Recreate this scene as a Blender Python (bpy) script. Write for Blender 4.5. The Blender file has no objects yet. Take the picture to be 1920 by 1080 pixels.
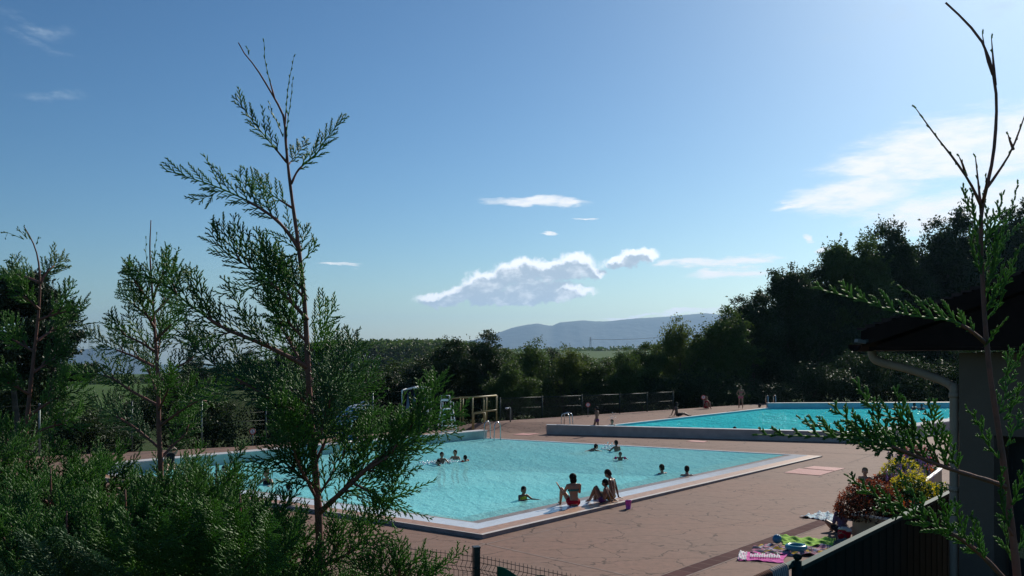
import bpy, bmesh, math, random
import numpy as np
from mathutils import Vector, Matrix
from mathutils.geometry import delaunay_2d_cdt
R = math.radians
SC = bpy.context.scene
COL = SC.collection
# ------------------------------------------------------------------ camera
F = 1700.0; HC = 4.3; HY = 650.0
cam = bpy.data.cameras.new('camera'); camo = bpy.data.objects.new('camera', cam); COL.objects.link(camo)
camo.location = (0, 0, HC); camo.rotation_euler = (R(90), 0, 0)
cam.sensor_width = 36; cam.lens = F / 1920 * 36; cam.shift_y = (HY - 540) / 1920
cam.clip_start = 0.05; cam.clip_end = 40000
SC.camera = camo
# ------------------------------------------------------------------ light
SUN_AZ, SUN_EL = 32, 30          # azimuth to the right of the view direction, elevation
sdir = Vector((math.sin(R(SUN_AZ)) * math.cos(R(SUN_EL)), math.cos(R(SUN_AZ)) * math.cos(R(SUN_EL)), math.sin(R(SUN_EL))))
sun = bpy.data.lights.new('sun', 'SUN'); sun.energy = 4.5; sun.angle = R(0.5); sun.color = (1, .93, .82)
suno = bpy.data.objects.new('sun', sun); COL.objects.link(suno)
suno.rotation_euler = sdir.to_track_quat('Z', 'Y').to_euler(); suno.location = (60, 60, 60)
SC.view_settings.view_transform = 'Standard'; SC.view_settings.look = 'None'
SC.view_settings.exposure = 0.0; SC.view_settings.gamma = 1
SC.cycles.max_bounces = 8; SC.cycles.transparent_max_bounces = 24; SC.cycles.volume_bounces = 0
SC.cycles.sample_clamp_indirect = 4; SC.cycles.caustics_reflective = False; SC.cycles.caustics_refractive = False

class NT:
    def __init__(s, tree): s.t = tree; s.n = tree.nodes; s.l = tree.links
    def new(s, t, **kw):
        n = s.n.new(t)
        for k, v in kw.items():
            setattr(n, k, v)
        return n
    def setin(s, n, k, v):
        if isinstance(v, bpy.types.NodeSocket): s.l.new(v, n.inputs[k])
        else: n.inputs[k].default_value = v
    def math(s, op, a, b=None, c=None, clamp=False):
        n = s.new('ShaderNodeMath', operation=op, use_clamp=clamp)
        s.setin(n, 0, a)
        if b is not None: s.setin(n, 1, b)
        if c is not None: s.setin(n, 2, c)
        return n.outputs[0]
    def vmath(s, op, a, b=None):
        n = s.new('ShaderNodeVectorMath', operation=op); s.setin(n, 0, a)
        if b is not None: s.setin(n, 1, b)
        return n.outputs[0]
    def smooth(s, v, a, b, o0=0.0, o1=1.0):
        n = s.new('ShaderNodeMapRange', interpolation_type='SMOOTHSTEP')
        s.setin(n, 0, v); s.setin(n, 1, a); s.setin(n, 2, b); s.setin(n, 3, o0); s.setin(n, 4, o1)
        return n.outputs[0]
    def noise(s, vec, scale, detail=4, rough=.55, dist=0, out=0):
        n = s.new('ShaderNodeTexNoise'); s.setin(n, 'Vector', vec); s.setin(n, 'Scale', scale)
        s.setin(n, 'Detail', detail); s.setin(n, 'Roughness', rough); s.setin(n, 'Distortion', dist)
        return n.outputs[out]
    def mix(s, f, a, b):
        n = s.new('ShaderNodeMix', data_type='RGBA'); s.setin(n, 0, f)
        for i, v in ((6, a), (7, b)):
            if not isinstance(v, bpy.types.NodeSocket): v = tuple(v) + (1,) if len(v) == 3 else v
            s.setin(n, i, v)
        return n.outputs[2]
    def mapping(s, vec, sc=(1, 1, 1), rot=(0, 0, 0), loc=(0, 0, 0)):
        n = s.new('ShaderNodeMapping'); s.setin(n, 0, vec); n.inputs['Scale'].default_value = sc
        n.inputs['Rotation'].default_value = rot; n.inputs['Location'].default_value = loc
        return n.outputs[0]
    def bump(s, h, strength=.3, dist=.01):
        n = s.new('ShaderNodeBump'); s.setin(n, 'Height', h); n.inputs['Strength'].default_value = strength
        n.inputs['Distance'].default_value = dist
        return n.outputs[0]

# world: Nishita sky with procedural clouds placed by azimuth and elevation
wd = bpy.data.worlds.new('World'); SC.world = wd; wd.use_nodes = True
nt = NT(wd.node_tree); nt.n.clear()
wo = nt.new('ShaderNodeOutputWorld'); bg = nt.new('ShaderNodeBackground'); nt.l.new(bg.outputs[0], wo.inputs[0])
sky = nt.new('ShaderNodeTexSky'); sky.sky_type = 'NISHITA'; sky.sun_disc = False
sky.sun_elevation = R(SUN_EL); sky.sun_rotation = R(SUN_AZ); sky.altitude = 600; sky.air_density = 1.0; sky.dust_density = .9; sky.ozone_density = 4.5
SKYS = .088
tc = nt.new('ShaderNodeTexCoord'); sep = nt.new('ShaderNodeSeparateXYZ'); nt.l.new(tc.outputs['Generated'], sep.inputs[0])
AZ = nt.math('ARCTAN2', sep.outputs[0], sep.outputs[1]); EL = nt.math('ARCSINE', sep.outputs[2])
comb = nt.new('ShaderNodeCombineXYZ'); nt.l.new(AZ, comb.inputs[0]); nt.l.new(EL, comb.inputs[1]); AE = comb.outputs[0]
def azel(px, py):
    v = Vector(((px - 960) / F, 1, (HY - py) / F)).normalized()
    return math.atan2(v.x, v.y), math.asin(v.z)
def blobs(vec, lst):
    # union of soft ellipses: returns max(1 - |p-c|/r)
    out = None
    for px, py, rx, ry, rot in lst:
        a, e = azel(px, py)
        m = nt.new('ShaderNodeMapping', vector_type='TEXTURE'); nt.l.new(vec, m.inputs[0])
        m.inputs['Location'].default_value = (a, e, 0); m.inputs['Rotation'].default_value = (0, 0, R(rot))
        m.inputs['Scale'].default_value = (rx / F, ry / F, 1)
        l = nt.new('ShaderNodeVectorMath', operation='LENGTH'); nt.l.new(m.outputs[0], l.inputs[0])
        d = nt.math('SUBTRACT', 1.0, l.outputs['Value'])
        out = d if out is None else nt.math('SMOOTH_MAX', out, d, .25)
    return out
def warp(vec, scale, amt, sc=(1, 1, 1), detail=5):
    n = nt.noise(nt.mapping(vec, sc), scale, detail, .6, 0, 1)
    v = nt.vmath('SUBTRACT', n, (.5, .5, .5)); s = nt.new('ShaderNodeVectorMath', operation='SCALE'); nt.l.new(v, s.inputs[0]); s.inputs['Scale'].default_value = amt
    return nt.vmath('ADD', vec, s.outputs[0])
wv = warp(AE, 60, .022, (1, 1, 1), 6)
CUM = [(830, 560, 58, 16, 0), (868, 549, 50, 18, 4), (915, 530, 60, 26, 8), (975, 511, 60, 28, 4), (1020, 545, 90, 24, 0), (1035, 507, 60, 24, 0),
                 (1080, 497, 46, 25, 0), (1060, 550, 60, 13, 2), (1112, 511, 26, 16, 0), (1160, 491, 34, 12, 4), (1192, 481, 30, 16, 12), (1212, 478, 24, 18, 0), (950, 558, 120, 16, 0)]
cum = blobs(wv, CUM)
ca = nt.smooth(nt.math('ADD', cum, nt.math('MULTIPLY', nt.math('SUBTRACT', nt.noise(AE, 150, 5, .7), .5), .34)), -.04, .34)
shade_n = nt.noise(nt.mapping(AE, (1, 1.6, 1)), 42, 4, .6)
wv_up = nt.vmath('ADD', wv, (.0035, .0085, 0)); cumU = blobs(wv_up, CUM); csh = nt.math('MULTIPLY', nt.smooth(cumU, -.02, .30), nt.smooth(shade_n, .28, .55, .45, 1.0))  # painted cloud shading: greyer where more cloud lies towards the sun
wc = warp(AE, 26, .03, (.6, 2.2, 1), 6)
cir = blobs(wc, [(1770, 278, 215, 62, 7), (1900, 268, 190, 72, 0), (1650, 304, 100, 34, 8), (1590, 372, 130, 36, 2), (1500, 384, 60, 10, 2), (1640, 352, 90, 28, 0), (1720, 322, 200, 20, -3),
                 (1800, 388, 200, 40, 4), (1900, 370, 120, 50, 0), (1700, 418, 60, 24, 0), (1516, 448, 14, 7, -20), (1545, 468, 16, 7, 0),
                 (1005, 378, 115, 13, -2), (1065, 383, 44, 10, 0), (1095, 409, 26, 3, 0), (1300, 492, 66, 12, 0), (1385, 489, 95, 11, 3), (1370, 512, 90, 13, 2), (1250, 492, 30, 8, 0), (1030, 441, 20, 3, 0),
                 (640, 500, 50, 4, 2), (1290, 588, 90, 7, 3), (1190, 592, 80, 5, 3)])
cira = nt.math('MULTIPLY', nt.smooth(nt.math('ADD', cir, nt.math('MULTIPLY', nt.math('SUBTRACT', nt.noise(nt.mapping(AE, (.5, 2.6, 1)), 55, 6, .7), .5), .7)), .0, .65), nt.smooth(nt.noise(nt.mapping(AE, (1, 3.2, 1)), 26, 6, .62), .30, .62, .55, 1.0))
thin = blobs(warp(AE, 14, .06, (.7, 1.6, 1), 6), [(1700, 20, 220, 50, 10), (1890, 95, 70, 26, 0), (70, 42, 70, 18, -3), (75, 78, 90, 12, -12), (85, 172, 70, 14, 0), (420, 660, 60, 22, 0), (345, 600, 30, 14, 0), (100, 538, 60, 6, 2), (1900, 20, 90, 40, 0)])
tha = nt.math('MULTIPLY', nt.smooth(thin, 0, 1.0), nt.smooth(nt.noise(nt.mapping(AE, (1, 2.4, 1)), 20, 6, .65), .42, .8, 0, .55))
# clouds are whiter than the sky behind them
skc = nt.vmath('SCALE', sky.outputs[0]); skc.node.inputs['Scale'].default_value = SKYS
gam = nt.new('ShaderNodeGamma'); nt.l.new(skc, gam.inputs[0]); gam.inputs[1].default_value = 1.2
tin = nt.vmath('MULTIPLY', gam.outputs[0], (.97, 1.08, 1.03)); tin = tin.node
hs = nt.new('ShaderNodeHueSaturation'); nt.l.new(tin.outputs[0], hs.inputs['Color']); hs.inputs['Saturation'].default_value = 1.07
c0 = nt.mix(tha, hs.outputs[0], (.55, .68, .8))
c1 = nt.mix(cira, c0, (1.0, 1.02, 1.05))
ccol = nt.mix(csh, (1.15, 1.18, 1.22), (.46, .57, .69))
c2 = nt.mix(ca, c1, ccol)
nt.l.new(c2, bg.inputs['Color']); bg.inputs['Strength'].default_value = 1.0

# ------------------------------------------------------------------ helpers
def at(px, py, d): return Vector(((px - 960) / F * d, d, HC - (py - HY) / F * d))
def gnd(px, py, z=0.0): return at(px, py, (HC - z) * F / (py - HY))
def tag(o, label=None, cat=None, group=None, kind=None):
    if label: o['label'] = label
    if cat: o['category'] = cat
    if group: o['group'] = group
    if kind: o['kind'] = kind
    return o
def empty(name, loc=(0, 0, 0), rz=0, label=None, cat=None, group=None):
    o = bpy.data.objects.new(name, None); COL.objects.link(o); o.location = loc; o.rotation_euler = (0, 0, rz)
    o.empty_display_size = .1
    return tag(o, label, cat, group)
def link(name, me, mats, parent=None):
    o = bpy.data.objects.new(name, me); COL.objects.link(o)
    for m in (mats if isinstance(mats, (list, tuple)) else [mats]): me.materials.append(m)
    if parent: o.parent = parent
    return o
def copy_tree(o, parent=None):
    c = o.copy(); COL.objects.link(c)
    if parent: c.parent = parent
    for ch in o.children: copy_tree(ch, c)
    return c
class MB:
    def __init__(s): s.v = []; s.f = []; s.m = []; s.s = []
    def add(s, vs, fs, mi=0, sm=False):
        b = len(s.v); s.v += [tuple(v) for v in vs]; s.f += [tuple(i + b for i in f) for f in fs]; s.m += [mi] * len(fs); s.s += [sm] * len(fs)
    def box(s, c, size, rz=0, mi=0, M=None):
        x, y, z = size[0] / 2, size[1] / 2, size[2] / 2
        T = Matrix.Translation(Vector(c)) @ (M if M else Matrix.Rotation(rz, 4, 'Z'))
        vs = [T @ Vector(p) for p in ((-x, -y, -z), (x, -y, -z), (x, y, -z), (-x, y, -z), (-x, -y, z), (x, -y, z), (x, y, z), (-x, y, z))]
        s.add(vs, [(0, 3, 2, 1), (4, 5, 6, 7), (0, 1, 5, 4), (1, 2, 6, 5), (2, 3, 7, 6), (3, 0, 4, 7)], mi)
    def bar(s, p, q, w, h=None, mi=0):
        p, q = Vector(p), Vector(q); d = q - p; L = d.length
        if L < 1e-6: return
        h = h or w
        M = d.to_track_quat('Y', 'Z').to_matrix().to_4x4()
        s.box((p + q) / 2, (w, L, h), M=M, mi=mi)
    def tube(s, pts, rad, n=8, mi=0, caps=True):
        pts = [Vector(p) for p in pts]; N = len(pts)
        if not isinstance(rad, (list, tuple)): rad = [rad] * N
        t = (pts[1] - pts[0]).normalized(); up = Vector((0, 0, 1)) if abs(t.z) < .9 else Vector((1, 0, 0))
        u = t.cross(up).normalized(); vs = []; fs = []
        for i, p in enumerate(pts):
            t = (pts[min(i + 1, N - 1)] - pts[max(i - 1, 0)]).normalized()
            u = (u - t * u.dot(t)).normalized(); w = t.cross(u)
            for k in range(n):
                a = 2 * math.pi * k / n; vs.append(p + (u * math.cos(a) + w * math.sin(a)) * rad[i])
        for i in range(N - 1):
            for k in range(n): fs.append((i * n + k, i * n + (k + 1) % n, (i + 1) * n + (k + 1) % n, (i + 1) * n + k))
        if caps:
            fs.append(tuple(range(n))[::-1]); fs.append(tuple((N - 1) * n + k for k in range(n)))
        s.add(vs, fs, mi, True)
    def ball(s, c, r, axes=None, seg=14, rings=9, mi=0):
        r = r if isinstance(r, (list, tuple)) else (r, r, r); c = Vector(c); A = axes or Matrix.Identity(3); vs = []; fs = []
        vs.append(c + A @ Vector((0, 0, r[2])))
        for i in range(1, rings):
            th = math.pi * i / rings
            for k in range(seg):
                a = 2 * math.pi * k / seg
                vs.append(c + A @ Vector((r[0] * math.sin(th) * math.cos(a), r[1] * math.sin(th) * math.sin(a), r[2] * math.cos(th))))
        vs.append(c - A @ Vector((0, 0, r[2])))
        for k in range(seg): fs.append((0, 1 + k, 1 + (k + 1) % seg))
        for i in range(rings - 2):
            for k in range(seg): fs.append((1 + i * seg + k, 1 + (i + 1) * seg + k, 1 + (i + 1) * seg + (k + 1) % seg, 1 + i * seg + (k + 1) % seg))
        L = len(vs) - 1; b = 1 + (rings - 2) * seg
        for k in range(seg): fs.append((L, b + (k + 1) % seg, b + k))
        s.add(vs, fs, mi, True)
    def prism(s, poly, z0, z1, mi=0):
        n = len(poly)
        zs0 = z0 if isinstance(z0, (list, tuple)) else [z0] * n; zs1 = z1 if isinstance(z1, (list, tuple)) else [z1] * n
        vs = [(p[0], p[1], a) for p, a in zip(poly, zs0)] + [(p[0], p[1], a) for p, a in zip(poly, zs1)]
        fs = [tuple(range(n))[::-1], tuple(range(n, 2 * n))] + [(k, (k + 1) % n, n + (k + 1) % n, n + k) for k in range(n)]
        s.add(vs, fs, mi)
    def build(s, name, mats, parent=None):
        me = bpy.data.meshes.new(name); me.from_pydata(s.v, [], s.f); 
        me.polygons.foreach_set('material_index', s.m); me.polygons.foreach_set('use_smooth', s.s); me.update()
        return link(name, me, mats, parent)
def np_mesh(name, V, quads=None, tris=None):
    me = bpy.data.meshes.new(name); V = np.asarray(V, np.float32)
    me.vertices.add(len(V)); me.vertices.foreach_set('co', V.ravel())
    loops = []; starts = []; n = 0; cnt = 0
    if quads is not None and len(quads): loops.append(quads.ravel()); starts.append(np.arange(len(quads)) * 4); n += quads.size; cnt += len(quads)
    if tris is not None and len(tris): loops.append(tris.ravel()); starts.append(n + np.arange(len(tris)) * 3); n += tris.size; cnt += len(tris)
    L = np.concatenate(loops).astype(np.int32); S = np.concatenate(starts).astype(np.int32)
    me.loops.add(len(L)); me.loops.foreach_set('vertex_index', L)
    me.polygons.add(cnt); me.polygons.foreach_set('loop_start', S)
    me.update(calc_edges=True); return me

# ------------------------------------------------------------------ materials
def pm(name, col, rough=.7, var=0.0, scale=5, bump=0, bscale=60, col2=None, spec=.5, metal=0, coord='Object', bdist=.01, stretch=(1, 1, 1)):
    m = bpy.data.materials.new(name); m.use_nodes = True; t = NT(m.node_tree); t.n.clear()
    o = t.new('ShaderNodeOutputMaterial'); b = t.new('ShaderNodeBsdfPrincipled'); t.l.new(b.outputs[0], o.inputs[0])
    tc = t.new('ShaderNodeTexCoord').outputs[coord]
    if stretch != (1, 1, 1): tc = t.mapping(tc, stretch)
    c2 = col2 or tuple(c * (1 - var) for c in col)
    if var or col2:
        fac = t.smooth(t.noise(tc, scale, 6, .6), .35, .65)
        t.setin(b, 'Base Color', t.mix(fac, col, c2))
    else: b.inputs['Base Color'].default_value = tuple(col) + (1,)
    b.inputs['Roughness'].default_value = rough; b.inputs['Metallic'].default_value = metal
    b.inputs['Specular IOR Level'].default_value = spec
    if bump: t.l.new(t.bump(t.noise(tc, bscale, 5, .6), bump, bdist), b.inputs['Normal'])
    m.diffuse_color = tuple(col) + (1,)
    return m
def leafmat(name, c1, c2, trans=.35, scale=3, rough=.55, coord='Object', tcol=None):
    m = bpy.data.materials.new(name); m.use_nodes = True; t = NT(m.node_tree); t.n.clear()
    o = t.new('ShaderNodeOutputMaterial'); tc = t.new('ShaderNodeTexCoord').outputs[coord]
    oi = t.new('ShaderNodeObjectInfo')
    off = t.new('ShaderNodeVectorMath', operation='ADD'); t.l.new(tc, off.inputs[0])
    sc = t.math('MULTIPLY', oi.outputs['Random'], 37.0); cb = t.new('ShaderNodeCombineXYZ'); t.l.new(sc, cb.inputs[0]); t.l.new(cb.outputs[0], off.inputs[1])
    fac = t.smooth(t.noise(off.outputs[0], scale, 5, .65), .35, .65)
    c = t.mix(fac, c1, c2)
    d = t.new('ShaderNodeBsdfPrincipled'); t.l.new(c, d.inputs['Base Color']); d.inputs['Roughness'].default_value = rough; d.inputs['Specular IOR Level'].default_value = .5 if 'cyp' in name else .3
    tr = t.new('ShaderNodeBsdfTranslucent'); tc2 = t.mix(.5, c, tcol or tuple(min(1, k * 1.7) for k in c1)); t.l.new(tc2, tr.inputs[0])
    mx = t.new('ShaderNodeMixShader'); mx.inputs[0].default_value = trans
    t.l.new(d.outputs[0], mx.inputs[1]); t.l.new(tr.outputs[0], mx.inputs[2]); t.l.new(mx.outputs[0], o.inputs[0])
    return m
M = {}
M['grass'] = pm('grass', (.045, .085, .018), .9, 0, 1.3, .6, 40, col2=(.075, .10, .03))
M['field'] = pm('field', (.10, .19, .03), .9, 0, .02, .5, 3, col2=(.08, .15, .03))
M['leaf_dark'] = leafmat('leaf_dark', (.022, .042, .012), (.042, .072, .018), .28, 1.5)
M['leaf_mid'] = leafmat('leaf_mid', (.052, .092, .020), (.085, .125, .028), .40, 1.2)
M['leaf_olive'] = leafmat('leaf_olive', (.075, .11, .022), (.12, .145, .035), .45, 1.0)
M['needle'] = leafmat('needle', (.018, .040, .018), (.035, .060, .025), .15, 2)
M['bark'] = pm('bark', (.10, .075, .055), .9, .5, 6, .6, 30)
M['cyp'] = leafmat('cypress_leaf', (.075, .180, .058), (.15, .28, .080), .55, 14, .5, tcol=(.32, .58, .13))
M['cyp_pale'] = leafmat('cypress_leaf_pale', (.09, .18, .09), (.14, .24, .11), .45, 12, .5, tcol=(.2, .4, .14))
M['cyp_bark'] = pm('cypress_bark', (.25, .085, .060), .7, 0, 60, .5, 260, col2=(.13, .06, .045), bdist=.0008)
M['white'] = pm('white_paint', (.75, .76, .76), .4, .1, 8, .05)
M['steel'] = pm('steel', (.55, .55, .56), .25, .1, 10, metal=1)
M['galv'] = pm('galvanised', (.20, .24, .24), .5, .2, 10, metal=.4)
M['fence_green'] = pm('fence_green', (.02, .045, .035), .55, .3, 10)
M['yellow_paint'] = pm('yellow_paint', (.42, .34, .14), .5, .25, 5)
M['wire'] = pm('dark_wire', (.03, .04, .035), .5, .2, 9)

# ------------------------------------------------------------------ geometry of the place (plan coordinates in metres)
def v2(v): return Vector((v.x, v.y))
pA = v2(gnd(905, 1011, .0)); pB = v2(gnd(1542, 857, .0)); pC = v2(gnd(903, 822, .0)); pD = v2(gnd(155, 884, .2))
uG0 = v2(gnd(1640, 812, .45)); uGr = v2(gnd(1790, 790, .45)); uG = uG0; uF = v2(gnd(1440, 764, .45)); uFr = Vector((34.0, 58.5))
W0 = v2(gnd(1025, 797, .45)); wd_ = (uG - W0).normalized(); uE = W0 + wd_ * 2.6 + Vector((-wd_.y, wd_.x)) * .25
uF = Vector((uF.x, uF.y)); 
dirR = (uGr - uG).normalized(); uR2 = uG + dirR * 22
def side(p, a, b):  # signed distance, positive to the left of a->b
    d = (b - a).normalized(); return d.x * (p.y - a.y) - d.y * (p.x - a.x)
def S(x): x = max(0., min(1., x)); return x * x * (3 - 2 * x)
wallL = W0; wdir = (uG - W0).normalized()
def deck_z(x, y):
    p = Vector((x, y))
    s = min(side(p, W0, uG), side(p, uG, uR2))
    z = 0.0
    if s > 2e-3: z = .40 * S(s / 2.5 + max(0, x - W0.x) / 1.5) if x > W0.x - 6 else .40 * S(s / 2.5) * S((x - W0.x + 12) / 6)
    s3 = side(p, pD, pC)
    if s3 > 0: z = max(z, .30 * S(s3 / .8) * S((pC.x - .3 - x) / 3.0))
    return z
far_edge = [Vector(p) for p in ((-60, 27.5), (-16.5, 32.0), (-10.3, 36.6), (-5.1, 43.2), (-.85, 47.6), (9.9, 56.2), (17.5, 62.5), (40, 64))]
def edge_y(x):
    for a, b in zip(far_edge, far_edge[1:]):
        if a.x <= x <= b.x: return a.y + (b.y - a.y) * (x - a.x) / (b.x - a.x)
    return 64 if x > 0 else 27.5
def lerp(pts, x):
    if x <= pts[0][0]: return pts[0][1]
    for (a, u), (b, v) in zip(pts, pts[1:]):
        if x <= b: return u + (v - u) * (x - a) / (b - a)
    return pts[-1][1]
rnd = random.Random(7)
def land_z(x, y):
    d = math.hypot(x, y)
    if y < 14 and abs(x) < 70:     # terrace the hedge stands on, embankment down to the deck
        return lerp([(-40, 2.7), (2.2, 2.62), (9.0, .6), (11.5, -.05), (13.9, -.02)], y) if y < 13.2 or abs(x) > 24 else -.6
    e = edge_y(x)
    if -24 < x < 38 and y < e - 1.0: return -2.2 if 15 < y else -.6
    if y < e + .2 and -24 < x < 38: return -.05
    k = y - e
    near = lerp([(-40, 0), (0, deck_z(x, e) - .03 if -24 < x < 38 else .1), (3, -.1), (12, -1.0), (60, -3.5), (150, -4.6), (300, -5.5), (700, -1.5), (1000, 1.2), (1300, -6), (3000, -150), (7000, -260), (20000, -260)], k)
    near += (math.sin(x * .021 + y * .013) + math.sin(x * .011 - y * .017 + 2)) * .5 * min(1, max(0, k - 10) / 80)
    # grassy mound left of the pool
    near += 3.2 * math.exp(-(((x + 21) / 9) ** 2 + ((y - 66) / 6) ** 2)) 
    if x < -60 and d > 200: near -= min(60, (d - 200) * .03)
    return near
# ------------------------------------------------------------------ ground sheet
def axis_lines(lo, hi, fine_lo, fine_hi, step, grow=1.13):
    L = [fine_lo + i * step for i in range(int((fine_hi - fine_lo) / step) + 1)]
    s = step; x = L[-1]
    while x < hi: s *= grow; x += s; L.append(x)
    s = step; x = L[0]; P = []
    while x > lo: s *= grow; x -= s; P.append(x)
    return P[::-1] + L
gx = axis_lines(-12000, 12000, -30, 40, .6); gy = axis_lines(-300, 16000, -2, 76, .6)
Vg = np.array([(x, y, land_z(x, y)) for y in gy for x in gx]); nx = len(gx)
ii = np.arange(len(gy) - 1)[:, None] * nx + np.arange(nx - 1)[None, :]; ii = ii.ravel()
me = np_mesh('ground', Vg, np.stack([ii, ii + 1, ii + nx + 1, ii + nx], 1))
# grass material with field patches by distance
gm = bpy.data.materials.new('ground_grass'); gm.use_nodes = True; t = NT(gm.node_tree); b = t.n['Principled BSDF']; b.inputs['Roughness'].default_value = .95; b.inputs['Specular IOR Level'].default_value = .1
tc = t.new('ShaderNodeTexCoord').outputs['Object']; sp = t.new('ShaderNodeSeparateXYZ'); t.l.new(tc, sp.inputs[0])
n1 = t.noise(tc, .9, 8, .65); ngr = t.mix(t.smooth(n1, .35, .65), (.030, .060, .014), (.065, .085, .03))
fld = t.mix(t.smooth(t.noise(tc, .006, 3), .42, .58), (.062, .125, .018), (.048, .088, .020))
fld = t.mix(t.smooth(t.noise(t.mapping(tc, (1, .15, 1)), .5, 6), .3, .7), fld, (.055, .100, .018))
dfac = t.smooth(sp.outputs[1], 88, 105)
t.l.new(t.mix(dfac, ngr, fld), b.inputs['Base Color']); t.l.new(t.bump(t.noise(tc, 30, 6, .7), .5, .04), b.inputs['Normal'])
ground = link('ground', me, gm); tag(ground, kind='structure')
for p in me.polygons: p.use_smooth = True

# ------------------------------------------------------------------ deck (stamped concrete), cut round both pools
def offset_poly(poly, ws):
    # moves edge i (from i to i+1) inwards (left side) by ws[i]
    n = len(poly); out = []
    for i in range(n):
        a0, a1 = poly[i - 1], poly[i]; b0, b1 = poly[i], poly[(i + 1) % n]
        d1 = (a1 - a0).normalized(); d2 = (b1 - b0).normalized()
        n1 = Vector((-d1.y, d1.x)) * ws[i - 1]; n2 = Vector((-d2.y, d2.x)) * ws[i]
        p = a0 + n1; q = b0 + n2; c = d1.x * d2.y - d1.y * d2.x
        tt = ((q.x - p.x) * d2.y - (q.y - p.y) * d2.x) / c
        out.append(p + d1 * tt)
    return out
LP = [pA, pB, pC, pD]                       # counter-clockwise
dirN = (uG - uE).normalized()
wn_ = Vector((-wdir.y, wdir.x)); uGi = uG + wn_ * .25 - dirR * .0
UP = [uE, uGi, uR2 + wn_ * .25, uFr, uF]
def inside(p, poly, eps=0):
    c = False; n = len(poly)
    for i in range(n):
        a, b = poly[i], poly[(i + 1) % n]
        if (a.y > p.y) != (b.y > p.y) and p.x < (b.x - a.x) * (p.y - a.y) / (b.y - a.y) + a.x: c = not c
    return c
deck_poly = [Vector((-22, 12.6)), Vector((36, 12.6)), Vector((36, 63.5))] + [Vector(v) for v in far_edge[::-1] if -16 < v.x < 30] + [Vector((-22, 30.5))]
pts = []; edges = []; 
def addpoly(poly, closed=True):
    b = len(pts); pts.extend(poly)
    for i in range(len(poly) - (0 if closed else 1)): edges.append((b + i, b + (i + 1) % len(poly)))
addpoly(deck_poly); addpoly(LP); addpoly(UP); addpoly([W0 + wdir * .0, uG, uR2], False)
for p in [W0 + wdir * k for k in range(1, 15)]: pts.append(p)
x = -21.7
while x < 36:
    y = 12.8
    while y < 64:
        p = Vector((x + rnd.uniform(-.05, .05), y + rnd.uniform(-.05, .05)))
        if inside(p, deck_poly) and not inside(p, LP) and not inside(p, UP): pts.append(p)
        y += .9
    x += .9
vs, es, fs, *_ = delaunay_2d_cdt(pts, edges, [], 0, 1e-4)
fs2 = []
for f in fs:
    c = sum((vs[i] for i in f), Vector((0, 0))) / len(f)
    if inside(c, deck_poly) and not inside(c, LP) and not inside(c, UP): fs2.append(tuple(f))
me = bpy.data.meshes.new('deck'); me.from_pydata([(v.x, v.y, deck_z(v.x, v.y)) for v in vs], [], fs2)
bm = bmesh.new(); bm.from_mesh(me); bmesh.ops.delete(bm, geom=[v for v in bm.verts if not v.link_faces], context='VERTS')
for f in bm.faces:
    if f.normal.z < 0: f.normal_flip()
bm.to_mesh(me); bm.free()
dm = bpy.data.materials.new('stamped_concrete'); dm.use_nodes = True; t = NT(dm.node_tree); b = t.n['Principled BSDF']; b.inputs['Roughness'].default_value = .8; b.inputs['Specular IOR Level'].default_value = .18
tc = t.new('ShaderNodeTexCoord').outputs['Object']; sp = t.new('ShaderNodeSeparateXYZ'); t.l.new(tc, sp.inputs[0])
dn = t.vmath('SUBTRACT', t.noise(tc, .9, 4, .6, 0, 1), (.5, .5, .5)); ds = t.new('ShaderNodeVectorMath', operation='SCALE'); t.l.new(dn, ds.inputs[0]); ds.inputs['Scale'].default_value = .9
wv2 = t.vmath('ADD', tc, ds.outputs[0])
vor = t.new('ShaderNodeTexVoronoi', feature='DISTANCE_TO_EDGE'); t.l.new(t.mapping(wv2, (.62, 1.15, 1), (0, 0, .25)), vor.inputs['Vector']); vor.inputs['Scale'].default_value = 1.15
crack = t.math('MULTIPLY', t.smooth(vor.outputs['Distance'], .003, .020, 1, 0), t.smooth(t.noise(tc, 1.2, 3), .34, .50))
vor2 = t.new('ShaderNodeTexVoronoi', feature='DISTANCE_TO_EDGE'); t.l.new(t.mapping(wv2, (1, .8, 1), (0, 0, .5)), vor2.inputs['Vector']); vor2.inputs['Scale'].default_value = 3.6
crack2 = t.math('MULTIPLY', t.smooth(vor2.outputs['Distance'], .0, .05, 1, 0), t.smooth(t.noise(tc, .8, 3), .40, .68))
vc = t.new('ShaderNodeTexVoronoi'); t.l.new(t.mapping(wv2, (.62, 1.15, 1), (0, 0, .25)), vc.inputs['Vector']); vc.inputs['Scale'].default_value = 1.15
base = t.mix(t.smooth(t.noise(tc, .22, 6, .6), .38, .62), (.285, .160, .120), (.255, .160, .125))
base = t.mix(t.smooth(t.noise(tc, 5, 8, .7), .3, .75), base, (.195, .118, .086))
svc = t.new('ShaderNodeSeparateColor'); t.l.new(vc.outputs['Color'], svc.inputs[0])
base = t.mix(t.math('MULTIPLY', svc.outputs[0], .28), base, (.27, .175, .135))
base = t.mix(t.smooth(t.noise(t.mapping(tc, (1, .3, 1), (0, 0, .8)), .55, 6, .6), .55, .75, 0, .4), base, (.14, .098, .08))   # damp, worn patches
base = t.mix(t.math('MULTIPLY', crack2, .22), base, (.11, .07, .055))
base = t.mix(t.math('MULTIPLY', crack, .85), base, (.06, .036, .028))
t.l.new(base, b.inputs['Base Color'])
hgt = t.math('SUBTRACT', t.math('MULTIPLY', t.noise(tc, 14, 6, .7), .4), t.math('ADD', crack, t.math('MULTIPLY', crack2, .5)))
t.l.new(t.bump(hgt, .28, .008), b.inputs['Normal'])
deck = link('deck', me, dm); tag(deck, kind='structure')

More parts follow.
